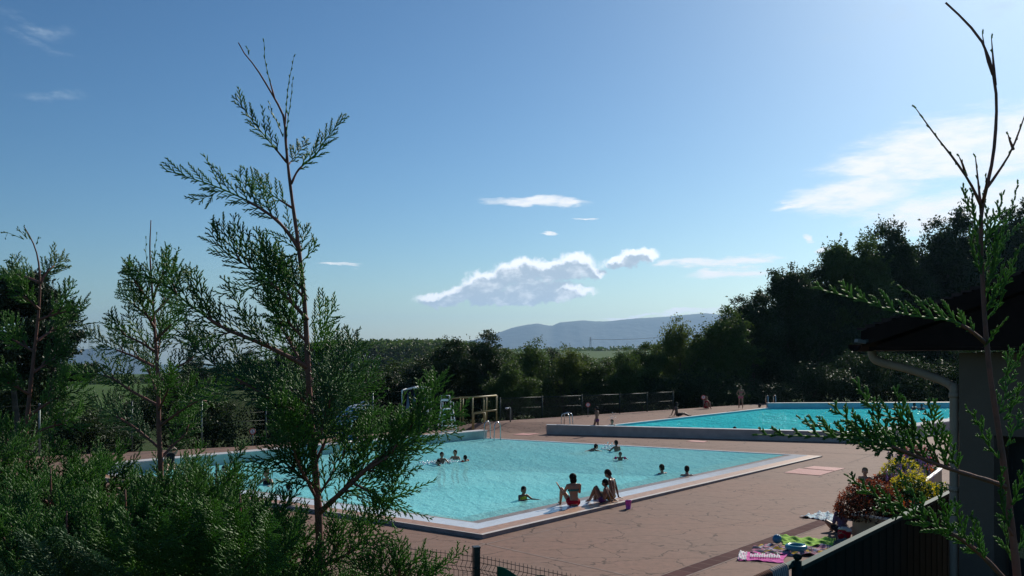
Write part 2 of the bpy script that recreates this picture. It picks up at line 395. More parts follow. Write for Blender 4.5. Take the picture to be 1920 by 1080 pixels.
# flat markings on the deck, 4 mm up
def strip(mb, a, b, w, z=None, mi=0, dz=.004, n=None):
    d = (b - a); L = d.length; d = d / L; nrm = Vector((-d.y, d.x)) * w / 2; n = n or max(1, int(L / .7)); vs = []; fs = []
    for i in range(n + 1):
        p = a + d * L * i / n
        for s in (-1, 1):
            q = p + nrm * s; vs.append((q.x, q.y, (deck_z(q.x, q.y) if z is None else z) + dz))
    for i in range(n): fs.append((2 * i, 2 * i + 2, 2 * i + 3, 2 * i + 1))
    mb.add(vs, fs, mi)
ba = v2(gnd(1262, 1080)); bb = v2(gnd(1536, 981)); bd = (bb - ba).normalized(); ba = ba - bd * 4.5; bb = bb + bd * 1.0
mb = MB(); strip(mb, ba, bb, .34)
brick = bpy.data.materials.new('brick_band'); brick.use_nodes = True; t = NT(brick.node_tree); b = t.n['Principled BSDF']; b.inputs['Roughness'].default_value = .9; b.inputs['Specular IOR Level'].default_value = .08
tc = t.new('ShaderNodeTexCoord').outputs['Object']
sb = t.new('ShaderNodeSeparateXYZ'); t.l.new(t.mapping(tc, (1, 1, 1), (0, 0, -math.atan2(bd.y, bd.x))), sb.inputs[0])
fx = t.math('FRACT', t.math('DIVIDE', sb.outputs[0], .40)); jn_ = t.math('LESS_THAN', fx, .045)
wn_b = t.new('ShaderNodeTexWhiteNoise', noise_dimensions='1D'); t.l.new(t.math('FLOOR', t.math('DIVIDE', sb.outputs[0], .40)), wn_b.inputs['W'])
t.l.new(t.mix(jn_, t.mix(wn_b.outputs['Value'], (.085, .036, .036), (.12, .052, .05)), (.20, .13, .11)), b.inputs['Base Color'])
o = mb.build('brick_band', brick); tag(o, kind='structure')
mb = MB(); nb = Vector((-bd.y, bd.x))
strip(mb, ba - nb * .20, bb - nb * .20, .045)
strip(mb, ba + nb * .185, bb + nb * .185, .02)
jn = v2(gnd(870, 1028)); 
for a, c, w in (((872, 1030), (925, 1017), .05), ((900, 1018), (1180, 1080), .05), ((925, 1017), (1075, 984), .035), ((1130, 828), (1500, 848), .07), ((1000, 826), (1130, 829), .05), ((1500, 847), (1640, 853), .05), ((1590, 868), (1680, 838), .05)):
    strip(mb, v2(gnd(*a)), v2(gnd(*c)), w)
M['joint'] = pm('pale_joint', (.36, .27, .235), .9, .3, 3, spec=.1)
tag(mb.build('deck_joint_lines', M['joint']), kind='structure')

# ------------------------------------------------------------------ pools
M['tile_white'] = pm('tile_white', (.80, .80, .82), .22, .12, 5)
M['tile_orange'] = pm('tile_orange', (.50, .27, .16), .45, .25, 7)
M['tile_pale'] = pm('tile_pale', (.78, .66, .55), .35, .1, 7)
M['kerb_grey'] = pm('kerb_grey', (.30, .27, .26), .8, .25, 3)
M['shelf'] = pm('pool_shelf', (.34, .24, .185), .35, .25, 4)
M['pool_paint'] = pm('pool_paint', (.50, .90, .92), .5, .12, .8)
M['pool_paint2'] = pm('pool_paint_deep', (.16, .66, .72), .5, .15, .8)
M['wall_grey'] = pm('pool_wall_grey', (.46, .39, .35), .7, .18, 2, .2, 30)
M['coping'] = pm('pale_coping', (.66, .63, .61), .5, .15, 4)
def ring(mb, P, Q, zP, zQ, mi, edges=None):
    n = len(P)
    for i in range(n):
        if edges is not None and i not in edges: continue
        j = (i + 1) % n
        mb.add([(P[i].x, P[i].y, zP[i]), (P[j].x, P[j].y, zP[j]), (Q[j].x, Q[j].y, zQ[j]), (Q[i].x, Q[i].y, zQ[i])], [(0, 1, 2, 3)], mi)
# edges of LP: 0 AB (right/near), 1 BC (far), 2 CD (far left), 3 DA (near left)
w0 = [0, 0, 0, 0]
w1 = [.10, .05, .08, .04]; w2 = [.48, .07, .10, .40]; w3 = [1.00, .26, .28, 1.02]; w4 = [2.5, .27, .29, 2.1]
P0 = LP; P1, P2, P3, P4 = [offset_poly(LP, w) for w in (w1, w2, w3, w4)]
WZ = .03
z0b = [-.02, -.02, -.02, -.02]; zt = [.13, .10, .34, .34]
mb = MB()
def zr(v): return [v[0], v[1], v[2], v[3]]
# vertices A,B near level; C,D raised wall end handled separately
mats_c = [M['kerb_grey'], M['tile_pale'], M['tile_orange'], M['tile_white'], M['shelf'], M['coping']]
T = [.10, .045, .045, .10]
ring(mb, P0, P0, [-.05] * 4, T, 0); 
ring(mb, P0, P1, T, [t_ + .004 for t_ in T], 1)
ring(mb, P1, P2, [t_ + .004 for t_ in T], [t_ + .006 for t_ in T], 2, (0, 3)); ring(mb, P1, P2, [t_ + .004 for t_ in T], [t_ + .006 for t_ in T], 5, (1, 2))
T2 = [t_ + .006 for t_ in T]
ring(mb, P2, P3, T2, [.09, .05, .05, .09], 3)
ring(mb, P3, P4, [.09, .05, .05, .09], [-.10, -.10, -.2, -.10], 4, (0, 3)); ring(mb, P3, P4, [.07, .05, .05, .07], [-.10, -.2, -.2, -.10], 3, (1, 2))
cop = mb.build('pool_coping', mats_c); tag(cop, 'tiled rim of the near pool, white and orange bands with grey kerb', 'pool rim')
# raised wall on the far left side, stepping down at the ladder corner
dCD = (pD - pC).normalized(); nCD = Vector((dCD.y, -dCD.x)) * -1
if side(pC + nCD, pD, pC) < 0: nCD = -nCD
mb = MB(); q0 = pC - nCD * .36; q1 = pD - nCD * .36
mb.prism([q0, pC + nCD * .10, pD + nCD * .10, q1], -.1, .37, 1)
mb.prism([q0 - nCD * .03 - dCD * .02, pC + nCD * .13 - dCD * .02, pD + nCD * .13, q1 - nCD * .03], .372, .41, 0)
rw = mb.build('pool_wall', [M['coping'], pm('pool_wall_tile', (.44, .50, .46), .5, .2, 2)]); tag(rw, 'low pale wall along the far left side of the near pool', 'pool wall')
mb = MB()
P5 = offset_poly(LP, [3.1, .3, .3, 2.6])
ring(mb, P4, P5, [-.10, -.2, -.2, -.10], [-.5, -1.2, -1.2, -.5], 0)
mb.add([(p.x, p.y, z) for p, z in zip(P5, [-.5, -.9, -1.2, -.7])], [(0, 1, 2, 3)], 0)
tag(mb.build('pool_basin', [M['pool_paint']]), kind='structure')

def water(name, body, body2, deep, wscale, wang, bstr, dmix, refl=.5, floor=.12):
    m = bpy.data.materials.new(name); m.use_nodes = True; t = NT(m.node_tree); t.n.clear()
    o = t.new('ShaderNodeOutputMaterial'); tc = t.new('ShaderNodeTexCoord').outputs['Object']
    a = t.mapping(tc, (1, .62, 1), (0, 0, wang))
    h1 = t.noise(a, wscale, 3, .55, .6); h2 = t.noise(a, wscale * 2.7, 3, .6, .4); h3 = t.noise(a, wscale * .28, 2, .5, 0)
    h = t.math('ADD', t.math('ADD', t.math('MULTIPLY', h1, 1.0), t.math('MULTIPLY', h2, .34)), t.math('MULTIPLY', h3, 1.5))
    nb = t.bump(h, bstr, .16)
    nbs = t.bump(h, bstr, .28)
    col = t.mix(t.smooth(t.noise(tc, .16, 3, .5), .35, .65), body, body2)
    dif = t.new('ShaderNodeBsdfDiffuse'); t.l.new(col, dif.inputs[0]); t.l.new(nbs, dif.inputs['Normal'])
    tr = t.new('ShaderNodeBsdfTransparent'); tr.inputs[0].default_value = deep
    mx = t.new('ShaderNodeMixShader'); mx.inputs[0].default_value = dmix; t.l.new(tr.outputs[0], mx.inputs[1]); t.l.new(dif.outputs[0], mx.inputs[2])
    gl = t.new('ShaderNodeBsdfGlossy'); gl.inputs['Roughness'].default_value = .06; t.l.new(nb, gl.inputs['Normal'])
    fr = t.new('ShaderNodeFresnel'); fr.inputs[0].default_value = 1.33; t.l.new(nb, fr.inputs['Normal'])
    fc = t.math('MULTIPLY', fr.outputs[0], refl, clamp=True)
    m2 = t.new('ShaderNodeMixShader'); t.l.new(fc, m2.inputs[0]); t.l.new(mx.outputs[0], m2.inputs[1]); t.l.new(gl.outputs[0], m2.inputs[2])
    t.l.new(m2.outputs[0], o.inputs[0]); return m
M['water1'] = water('water_shallow', (.32, .86, .89), (.38, .89, .91), (.7, .97, .97, 1), 4.6, .9, .38, .55, .20)
M['water2'] = water('water_deep', (.06, .68, .74), (.09, .74, .80), (.35, .9, .93, 1), 3.8, .6, .9, .8, .22)
mb = MB(); Pw = offset_poly(LP, [1.3, .262, .30, 1.25]); mb.add([(p.x, p.y, WZ) for p in Pw], [(0, 1, 2, 3)])
wat = mb.build('water', M['water1']); tag(wat, kind='structure')

# upper pool
WZ2 = .36
Q0 = UP; Q1 = offset_poly(UP, [.28, .45, .3, .05, .22]); Q2 = offset_poly(UP, [.29, .46, .31, .06, .23])
mb = MB()
zc = .455
ring(mb, Q0, Q1, [zc] * 5, [zc] * 5, 0)
ring(mb, Q1, Q2, [zc] * 5, [-.8] * 5, 1)
ring(mb, Q0, Q0, [zc] * 5, [.3] * 5, 0)
mb.add([(p.x, p.y, -.8) for p in Q2], [(0, 1, 2, 3, 4)], 1)
up = mb.build('raised_pool_basin', [M['coping'], M['pool_paint2']]); tag(up, kind='structure')
mb = MB(); Qw = offset_poly(UP, [.27, .44, .29, .04, .21]); mb.add([(p.x, p.y, WZ2) for p in Qw], [(0, 1, 2, 3, 4)])
wat2 = mb.build('water', M['water2']); tag(wat2, kind='structure')
# front and right retaining wall of the raised pool
nW = Vector((wdir.y, -wdir.x)); nR = Vector((dirR.y, -dirR.x)); mb = MB()
cor = uG + nW * .02 + nR * .02
def wq(a, b, nrm, th): return [a, b, b - nrm * th, a - nrm * th]
a = W0; b_ = uG + wdir * .0
mb.prism([a + nW * .0, b_ + nW * .0, b_ - nW * .24, a - nW * .24], -.05, .44, 0)
mb.prism([a + nW * .035 - wdir * .03, b_ + nW * .035 + wdir * .02, b_ - nW * .26, a - nW * .26 - wdir * .03], .442, .475, 1)
tag(mb.build('pool_retaining_wall', [M['wall_grey'], M['coping']]), 'long low grey wall along the front of the raised pool', 'pool wall')
mb = MB(); e2 = uR2 + dirR * 1
mb.prism([uG + nR * .30, e2 + nR * .30, e2 + nR * .02, uG + nR * .02], -.05, .52, 0)
mb.prism([uG + nR * .34 - dirR * .03, e2 + nR * .34, e2 - nR * .40, uG - nR * .40 - dirR * .03], .522, .57, 1)
tag(mb.build('pool_side_wall', [M['wall_grey'], M['tile_white']]), 'white topped wall along the right side of the raised pool', 'pool wall')
mb = MB(); dF = (uFr - uF).normalized(); nF = Vector((-dF.y, dF.x))
mb.prism([uF - nF * .02, uFr - nF * .02, uFr + nF * .3, uF + nF * .3], -.9, .70, 0)
mb.prism([uF - nF * .05, uFr - nF * .05, uFr + nF * .33, uF + nF * .33], .702, .74, 1)
tag(mb.build('pool_end_wall', [pm('end_wall_blue', (.30, .60, .68), .4, .12, 1.2), M['coping']]), 'pale blue tiled wall across the far end of the raised pool', 'pool wall')
# red tactile mats on the deck
M['red_mat'] = pm('red_grating', (.48, .17, .15), .7, .25, 12)
def mat_patch(p4, label):
    mb = MB(); a, b2, c, d = [v2(gnd(*p)) for p in p4]; n = 16
    mb.add([(a.x, a.y, .005), (b2.x, b2.y, .005), (c.x, c.y, .005), (d.x, d.y, .005)], [(0, 1, 2, 3)], 0)
    for i in range(n + 1):
        p = a.lerp(b2, i / n); q = d.lerp(c, i / n); mb.bar((p.x, p.y, .010), (q.x, q.y, .010), .05, .012, 1)
    o = mb.build('drain_mat', [M['red_mat'], pm('mat_rib', (.6, .28, .25), .7)]); tag(o, label, 'mat', 'red drain mats on the deck')
mat_patch([(1472, 887), (1535, 892), (1562, 884), (1500, 879)], 'pink red ribbed mat by the right corner of the near pool, nearer half')
mat_patch([(1508, 878.5), (1564, 883.3), (1583, 878.6), (1528, 874.6)], 'pink red ribbed mat by the right corner of the near pool, farther half')
mat_patch([(1288, 828), (1318, 830), (1326, 827.5), (1298, 825.8)], 'small red mat between the two pools at mid deck')
mat_patch([(962, 815.5), (990, 816.5), (1022, 811.5), (996, 810.5)], 'faded red mat on the deck right of the pool ladder')
# ------------------------------------------------------------------ mountains and haze
def mountain(name, prof, D, depth, zb, col):
    V = []; Q = []; rr = np.random.default_rng(3); n = len(prof); rows = 26
    # resample profile finely
    xs = np.linspace(prof[0][0], prof[-1][0], 240); hs_ = np.interp(xs, [p[0] for p in prof], [p[1] for p in prof])
    for j in range(rows):
        f = j / (rows - 1)
        for i, px in enumerate(xs):
            top = at(px, hs_[i], D)
            ridge = math.sin(px * .11 + 2.2 * math.sin(px * .03)) * .5 + math.sin(px * .31) * .25
            if f <= .7:
                g = f / .7; z = zb + (top.z - zb) * (g ** 1.25) + ridge * (top.z - zb) * .05 * math.sin(g * math.pi); y = D - depth * (1 - g) + ridge * depth * .06 * (1 - g)
            else:
                g = (1 - f) / .3; z = zb + (top.z - zb) * g; y = D + depth * (1 - g)
            V.append((top.x * (1 + 0), y, z))
    V = np.array(V); V[:, 2] += rr.normal(0, 1, len(V)) * 1.0
    nx_ = len(xs); i = (np.arange(rows - 1)[:, None] * nx_ + np.arange(nx_ - 1)[None]).ravel()
    me = np_mesh(name, V, np.stack([i, i + 1, i + nx_ + 1, i + nx_], 1))
    for p in me.polygons: p.use_smooth = True
    o = link(name, me, col); tag(o, kind='structure')
M['hill_wood'] = pm('hill_wood', (.020, .042, .045), .95, 0, .003, .5, .01, col2=(.035, .055, .05), bdist=30)
mountain('mountains', [(500, 690), (700, 672), (800, 650), (870, 640), (925, 625), (935, 621), (962, 611), (985, 606), (1008, 603.5), (1022, 606), (1034, 608), (1050, 601), (1075, 599), (1092, 597), (1112, 599), (1135, 599.5), (1170, 596), (1195, 593), (1230, 591.5), (1265, 588.5), (1300, 585), (1325, 583.5), (1345, 586), (1420, 580), (1600, 575), (1800, 585), (2100, 620)], 9000, 2200, -260, M['hill_wood'])
mountain('mountains', [(-300, 640), (0, 628), (90, 640), (160, 653), (195, 647), (222, 650), (250, 662), (290, 680), (330, 692), (420, 700)], 7800, 900, -280, M['hill_wood'])
hz = bpy.data.materials.new('haze'); hz.use_nodes = True; t = NT(hz.node_tree); t.n.clear(); o = t.new('ShaderNodeOutputMaterial'); pv = t.new('ShaderNodeVolumePrincipled')
pv.inputs['Color'].default_value = (.42, .68, 1, 1); pv.inputs['Density'].default_value = .72e-4; pv.inputs['Anisotropy'].default_value = .35
t.l.new(pv.outputs[0], o.inputs['Volume'])
mb = MB(); mb.box((0, 5000, 60), (26000, 14400, 700)); hb = mb.build('haze', hz); tag(hb, kind='stuff')

# ------------------------------------------------------------------ broadleaf trees
def leaf_quads(C, nrm, size, rr, fold=.0):
    # C: n x 3 centres, returns V (4n), quads
    n = len(C); a = rr.normal(size=(n, 3)); a /= np.linalg.norm(a, axis=1)[:, None]
    b = rr.normal(size=(n, 3)); b -= a * (a * b).sum(1)[:, None]; b /= np.linalg.norm(b, axis=1)[:, None]
    s = size * rr.uniform(.6, 1.35, n)[:, None]
    V = np.stack([C - a * s, C - b * s * .55, C + a * s, C + b * s * .55], 1).reshape(-1, 3)
    q = np.arange(4 * n).reshape(-1, 4); return V, q
def crown_mesh(name, seed, rx, rz, nclump, nleaf, lsize, csize, shape='round', base=.12, nl=9, lr_=1.0):
    # crown of radius rx, height rz standing on z=0..rz
    rr = np.random.default_rng(seed); Cs = []
    lobes = []
    for i in range(nl):
        a = rr.uniform(0, 2 * np.pi); r = rr.uniform(.15, .62) * rx; z = rr.uniform(.18, .84) * rz; r *= min(1.25, 1.9 * (1.06 - z / rz) ** .55)
        if shape == 'tall': r *= .6; z = rz * (.15 + .75 * i / nl)
        lobes.append((r * np.cos(a), r * np.sin(a), z, rr.uniform(.38, .66) * rx * lr_ * (1.15 - .45 * z / rz)))
    lobes.append((0, 0, rz * .86, rx * .42)); lobes.append((0, 0, rz * .62, rx * .6)); lobes.append((0, 0, rz * .38, rx * .66))
    for c in range(nclump):
        lx, ly, lz, lr = lobes[rr.integers(len(lobes))]
        d = rr.normal(size=3); d /= np.linalg.norm(d); rad = lr * rr.uniform(.25, 1.0) ** .45 * rr.uniform(.9, 1.12)
        p = np.array([lx, ly, lz]) + d * rad * np.array([1, 1, .85])
        p[2] = min(max(p[2], base * rz * rr.uniform(.5, 1.5)), rz * 1.04)
        k = int(nleaf * rr.uniform(.5, 1.5)); s = csize * rr.uniform(.6, 1.4)
        Cs.append(p + rr.normal(size=(k, 3)) * s * np.array([1, 1, .75]) )
        if rr.random() < .14:   # a shoot sticking out
            k2 = k // 4; tt = rr.uniform(0, 1, k2)[:, None]; Cs.append(p + (d + np.array([0, 0, .8])) * tt * csize * 3.0 + rr.normal(size=(k2, 3)) * s * .3)
    C = np.concatenate(Cs); V, q = leaf_quads(C, None, lsize, rr); return np_mesh(name, V, q)
def trunk_mb(h, r, seed, limbs=7, spread=2.2, lean=.3, name='trunk', hidden=-.3):
    rr = random.Random(seed); mb = MB(); p = Vector((0, 0, hidden)); pts = [p.copy()]; 
    for i in range(6): p = p + Vector((rr.uniform(-1, 1) * lean * .3, rr.uniform(-1, 1) * lean * .3, (h - hidden) / 6)); pts.append(p.copy())
    mb.tube(pts, [r * (1 - .14 * i) for i in range(7)], 8)
    for k in range(limbs):
        f = rr.uniform(.25, .9); j = int(f * 6); b0 = pts[j]; a = rr.uniform(0, 6.28); L = spread * rr.uniform(.5, 1)
        e = b0 + Vector((math.cos(a) * L, math.sin(a) * L, L * rr.uniform(.5, 1.1))); m_ = (b0 + e) / 2 + Vector((0, 0, -.1 * L))
        mb.tube([b0, m_, e], [r * .42, r * .28, r * .1], 5)
    return mb
PROTO = {}
def tree_proto(key, **k):
    PROTO[key] = (crown_mesh('crown', k['seed'], k['rx'], k['rz'], k['nc'], k['nl'], k['ls'], k['cs'], k.get('shape', 'round'), k.get('base', .12), k.get('lobes', 9), k.get('lr', 1.0)), k)
tree_proto('oak', seed=1, rx=2.2, rz=7.6, nc=330, nl=85, ls=.08, cs=.22, lobes=16, lr=.75)
tree_proto('oak2', seed=2, rx=2.3, rz=8.4, nc=340, nl=85, ls=.08, cs=.22, lobes=18, lr=.72)
tree_proto('big', seed=3, rx=4.8, rz=17.5, nc=900, nl=120, ls=.12, cs=.30, lobes=34, lr=.62)
tree_proto('big2', seed=4, rx=5.0, rz=16.5, nc=900, nl=120, ls=.12, cs=.30, lobes=36, lr=.60)
tree_proto('willow', seed=5, rx=2.6, rz=6.0, nc=240, nl=70, ls=.075, cs=.24, shape='tall')
tree_proto('shrub', seed=6, rx=2.2, rz=3.2, nc=170, nl=70, ls=.065, cs=.20, base=.03)
tproto = {}
def tree(key, mat, loc, scale, rz, label, name='tree', cat='tree', group=None, sz=None):
    me, k = PROTO[key]; kk = (key, mat)
    o = empty(name, loc, rz, label, cat, group)
    if kk not in tproto:
        m2 = me if not me.materials else me.copy()
        if m2 is not me: m2.materials.clear()
        m2.materials.append(M[mat])
        mbt = trunk_mb(k['rz'] * .7, k['rx'] * .055, k['seed'], 9, k['rx'] * .62)
        tme = bpy.data.meshes.new('trunk'); tme.from_pydata(mbt.v, [], mbt.f); tme.materials.append(M['bark']); tproto[kk] = (m2, tme)
    m2, tme = tproto[kk]
    for n_, mm in (('crown', m2), ('trunk', tme)):
        c = bpy.data.objects.new(n_, mm); COL.objects.link(c); c.parent = o
    s = sz or (scale, scale, scale); o.scale = s
    return o
def tree_px(key, mat, px, ptop, d, wpx, label, rz=None, name='tree', cat='tree', group=None, dz=0):
    # tree whose top shows at ptop and whose crown is wpx wide, standing d metres away
    me, k = PROTO[key]; x = (px - 960) / F * d; zb = land_z(x, d) - .2 + dz; zt = HC - (ptop - HY) / F * d
    sz = (zt - zb) / (k['rz'] * 1.0); sx = wpx / F * d / (2 * k['rx'] * .95)
    return tree(key, mat, (x, d, zb), 1, rz if rz is not None else (px * 1.7) % 6.28, label, name, cat, group, (sx, sx, sz))
G1 = 'trees beyond the fence'; G1b = 'second row of trees beyond the fence'
mid = [
 ('oak', 'leaf_dark', 735, 694, 62, 120, 'dark low tree at the left end of the fence row, behind the striped canopy'),
 ('oak2', 'leaf_dark', 790, 662, 66, 130, 'dark rounded tree standing behind the black canopy frame'),
 ('oak', 'leaf_dark', 848, 626, 64, 110, 'tall dark tree with a twin rounded top, left of centre'),
 ('oak2', 'leaf_dark', 912, 612, 62, 105, 'tallest dark tree of the fence row, with a pointed top above the yellow frame'),
 ('oak', 'leaf_mid', 960, 672, 58, 90, 'small green tree just right of the tallest dark fence row tree'),
 ('willow', 'leaf_mid', 1005, 640, 62, 110, 'light green feathery tree with upright shoots near the centre'),
 ('willow', 'leaf_olive', 1062, 652, 63, 115, 'olive green feathery tree below the far mountain'),
 ('oak', 'leaf_mid', 1122, 668, 64, 120, 'low spreading green tree in front of the distant green field'),
 ('willow', 'leaf_mid', 1172, 655, 63, 100, 'thin leaved green tree right of the distant field gap'),
 ('oak2', 'leaf_mid', 1212, 636, 65, 95, 'dark green tree with a ragged top left of the sunlit tree'),
 ('willow', 'leaf_olive', 1270, 600, 66, 115, 'sunlit yellow green tree in front of the mountain end'),
 ('oak', 'leaf_mid', 1318, 612, 67, 90, 'green tree tucked between the sunlit tree and the tall dark wood'),
]
ORD2 = 'first second third fourth fifth sixth seventh eighth ninth tenth eleventh twelfth thirteenth fourteenth'.split()
for i, (px, top, d, w) in enumerate([(700, 700, 84, 110), (760, 668, 88, 110), (812, 650, 86, 110), (878, 640, 84, 110), (945, 648, 86, 90), (985, 652, 90, 90), (1030, 650, 88, 90), (1088, 660, 92, 100), (1140, 666, 92, 100), (1195, 655, 88, 90), (1240, 640, 86, 90), (1295, 632, 88, 100), (1345, 610, 86, 110)]):
    tree_px('oak' if i % 2 else 'oak2', 'leaf_mid' if i % 3 else 'leaf_dark', px, top, d, w * 1.15, 'tree in the second row behind the fence trees, %s from the left' % ORD2[i], group=G1b)
for a in mid: tree_px(a[0], a[1], a[2], a[3], a[4], a[5], a[6], group=G1)
big = [
 ('oak2', 'leaf_mid', 1362, 566, 64, 120, 'lowest tree at the left edge of the tall wood'),
 ('big', 'leaf_dark', 1412, 534, 66, 150, 'tree on the rising left shoulder of the tall wood'),
 ('big2', 'leaf_dark', 1475, 486, 68, 170, 'rounded tree of the tall wood above the standing woman'),
 ('big', 'leaf_dark', 1540, 482, 70, 160, 'narrow tree of the tall wood just left of the highest crowns'),
 ('big2', 'leaf_mid', 1600, 428, 66, 175, 'broad crowned tree of the tall wood with small sky gaps'),
 ('big', 'leaf_dark', 1660, 396, 68, 165, 'high rounded crown left of the notch in the tall wood'),
 ('big2', 'leaf_dark', 1725, 432, 72, 150, 'crown in the notch between the two highest parts of the tall wood'),
 ('big', 'leaf_dark', 1785, 374, 66, 175, 'highest full crown of the tall wood, above the building roof'),
 ('big2', 'leaf_dark', 1860, 400, 68, 170, 'crown of the tall wood behind the nearest twig at the right'),
 ('big', 'leaf_dark', 1925, 352, 66, 190, 'crown of the tall wood cut by the right edge of the picture'),
]
for a in big: tree_px(a[0], a[1], a[2], a[3], a[4] + (a[2] - 1330) * .05 + 2, a[5], a[6], group='trees of the tall wood')
# understorey bushes that close the wood down to the fence
ORD = 'first second third fourth fifth sixth seventh eighth ninth tenth eleventh twelfth thirteenth fourteenth fifteenth sixteenth seventeenth eighteenth nineteenth twentieth twenty-first twenty-second twenty-third twenty-fourth'.split()
us = [(x_, 640 + (i % 3) * 22 - max(0, x_ - 1400) * .16, 60 + (x_ - 700) * .0045 + (i % 2) * 1.5, 120) for i, x_ in enumerate(range(708, 1960, 62))]
for i, (px, top, d, w) in enumerate(us):
    top = 700 + (i * 37 % 5) * 9 - max(0, px - 1330) * .12
    tree_px('shrub', 'leaf_dark', px, top, d + (1 if px < 1300 else 0), w, 'dark leafy bush at the foot of the wood behind the pools, %s from the left' % ORD[i], name='bush', cat='bush', group='bushes along the pool fence')
for i, px in enumerate(range(1340, 1960, 88)):
    tree_px('shrub', 'leaf_dark', px, 640 - i * 6, 76, 150, 'tall dark bush deep inside the foot of the tall wood, %s from the left' % ORD[i], name='bush', cat='bush', group='inner bushes of the tall wood')
# left side: hedge of bushes beyond the deck
for i, (px, top, d, w, lab) in enumerate([
 (40, 700, 42, 200, 'dark bush at the far left behind the nearest twigs'), (165, 768, 40, 170, 'dark bush below the distant green field'), (240, 742, 46, 130, 'rounded dark bush right of the green field'),
 (330, 706, 48, 150, 'dark bush standing left of the grassy mound'), (400, 735, 46, 130, 'small dark bush by the fence posts at the left'), (520, 712, 48, 150, 'dark bush behind the round red sign at the left'),
 (590, 700, 50, 150, 'dark bush behind the trunk of the nearest cypress'), (660, 728, 52, 130, 'dark bush behind the striped canopy')]):
    tree_px('shrub', 'leaf_dark', px, top, d, w, lab, name='bush', cat='bush', group='bushes left of the pool')
for a in [('oak', 'leaf_dark', 365, 664, 120, 60, 'dark lone tree on the skyline left of the nearest cypress'), ('oak', 'leaf_mid', 420, 672, 125, 60, 'green tree on the skyline beside the lone dark tree'), ('oak2', 'leaf_dark', 470, 652, 120, 80, 'dark skyline tree behind the left boughs of the nearest cypress'),
          ('oak', 'leaf_dark', 540, 645, 130, 90, 'dark skyline tree directly behind the nearest cypress trunk'), ('oak', 'leaf_mid', 310, 700, 110, 70, 'green tree beyond the field at the left')]:
    tree_px(a[0], a[1], a[2], a[3], a[4], a[5], a[6], group='trees on the left skyline')

# tall pine at the left with bare trunk
def pine(loc, h, seed, label, w=3.2):
    o = empty('pine_tree', loc, 0, label, 'tree', 'pines at the left'); rr = np.random.default_rng(seed)
    mb = MB(); pts = [Vector((math.sin(i * .9 + seed) * .12, 0, -.3 + (h + .1) * i / 8)) for i in range(9)]
    mb.tube(pts, [.16 * (1 - .09 * i) for i in range(9)], 8); Cs = []
    for k in range(26):
        f = rr.uniform(.42, .98); b0 = Vector((0, 0, h * f)); a = rr.uniform(0, 6.28); L = w * rr.uniform(.45, 1) * (1.25 - f)**.5
        e = b0 + Vector((math.cos(a) * L, math.sin(a) * L, L * rr.uniform(.05, .45))); mb.tube([b0, (b0 + e) / 2 + Vector((0, 0, -.1)), e], [.05, .035, .012], 4)
        for j in range(7):
            c = np.array(b0.lerp(e, .4 + .6 * j / 6)); Cs.append(c + rr.normal(size=(150, 3)) * np.array([.26, .26, .13]))
    Cs.append(np.array([0, 0, h]) + rr.normal(size=(300, 3)) * .28)
    mb.build('trunk', M['bark'], o); C = np.concatenate(Cs); V, q = leaf_quads(C, None, .075, rr)
    V = V.reshape(-1, 4, 3); c = V.mean(1, keepdims=True); 
    link('crown', np_mesh('crown', V.reshape(-1, 3), q), M['needle'], o)
for px, ptop, d, sd, lab in ((30, 528, 38, 1, 'tall dark pine at the far left with a broad crown'), (98, 575, 40, 2, 'dark pine with bare trunk, right of the tallest left pine'), (-60, 520, 37, 3, 'dark pine cut off by the left edge of the picture')):
    p = at(px, 700, d); zb = land_z(p.x, d); pine((p.x, d, zb), HC - (ptop - HY) / F * d - zb, sd, lab, 2.7)

# far wooded ridge: one mass
rr = np.random.default_rng(11); Cs = []; sizes = []
def ridge_wood(pxs, ptops, D, thick, n):
    out = []
    for i in range(n):
        px = rr.uniform(pxs[0], pxs[-1]); d = D + rr.uniform(0, thick); x_ = (px - 960) / F * d
        top = HC - (np.interp(px, pxs, ptops) - HY + rr.uniform(-1.5, 5)) / F * D
        zb = land_z(x_, d); r = rr.uniform(3.0, 5.0) * D / 330
        zt = min(top, zb + rr.uniform(9, 14) * max(1, D / 330)) if False else top
        k = 260
        dd = rr.normal(size=(k, 3)); dd /= np.linalg.norm(dd, axis=1)[:, None]; rad = r * rr.uniform(.6, 1.05, k)[:, None]
        c = np.array([x_, d, zt - r]) + dd * rad * np.array([1, 1, 1.0]); c[:, 2] -= np.where(dd[:, 2] < -.1, rr.uniform(0, max(.1, zt - r - zb), k), 0)
        out.append(c)
    return np.concatenate(out)
w1_ = ridge_wood([560, 640, 700, 760, 830, 900], [642, 638, 636, 634, 634, 640], 330, 90, 230)
w2_ = ridge_wood([860, 960, 1050, 1100, 1200, 1340], [652, 654, 652, 651, 648, 646], 900, 150, 130)
w3_ = ridge_wood([130, 250, 330, 420, 560, 640], [706, 705, 700, 690, 664, 650], 330, 40, 120)
for C, ls, nm in ((w1_, .62, 'wooded_ridge'), (w2_, 1.5, 'wooded_ridge'), (w3_, .6, 'wooded_ridge')):
    V, q = leaf_quads(C, None, ls, rr); tag(link(nm, np_mesh(nm, V, q), M['leaf_mid']), kind='stuff')

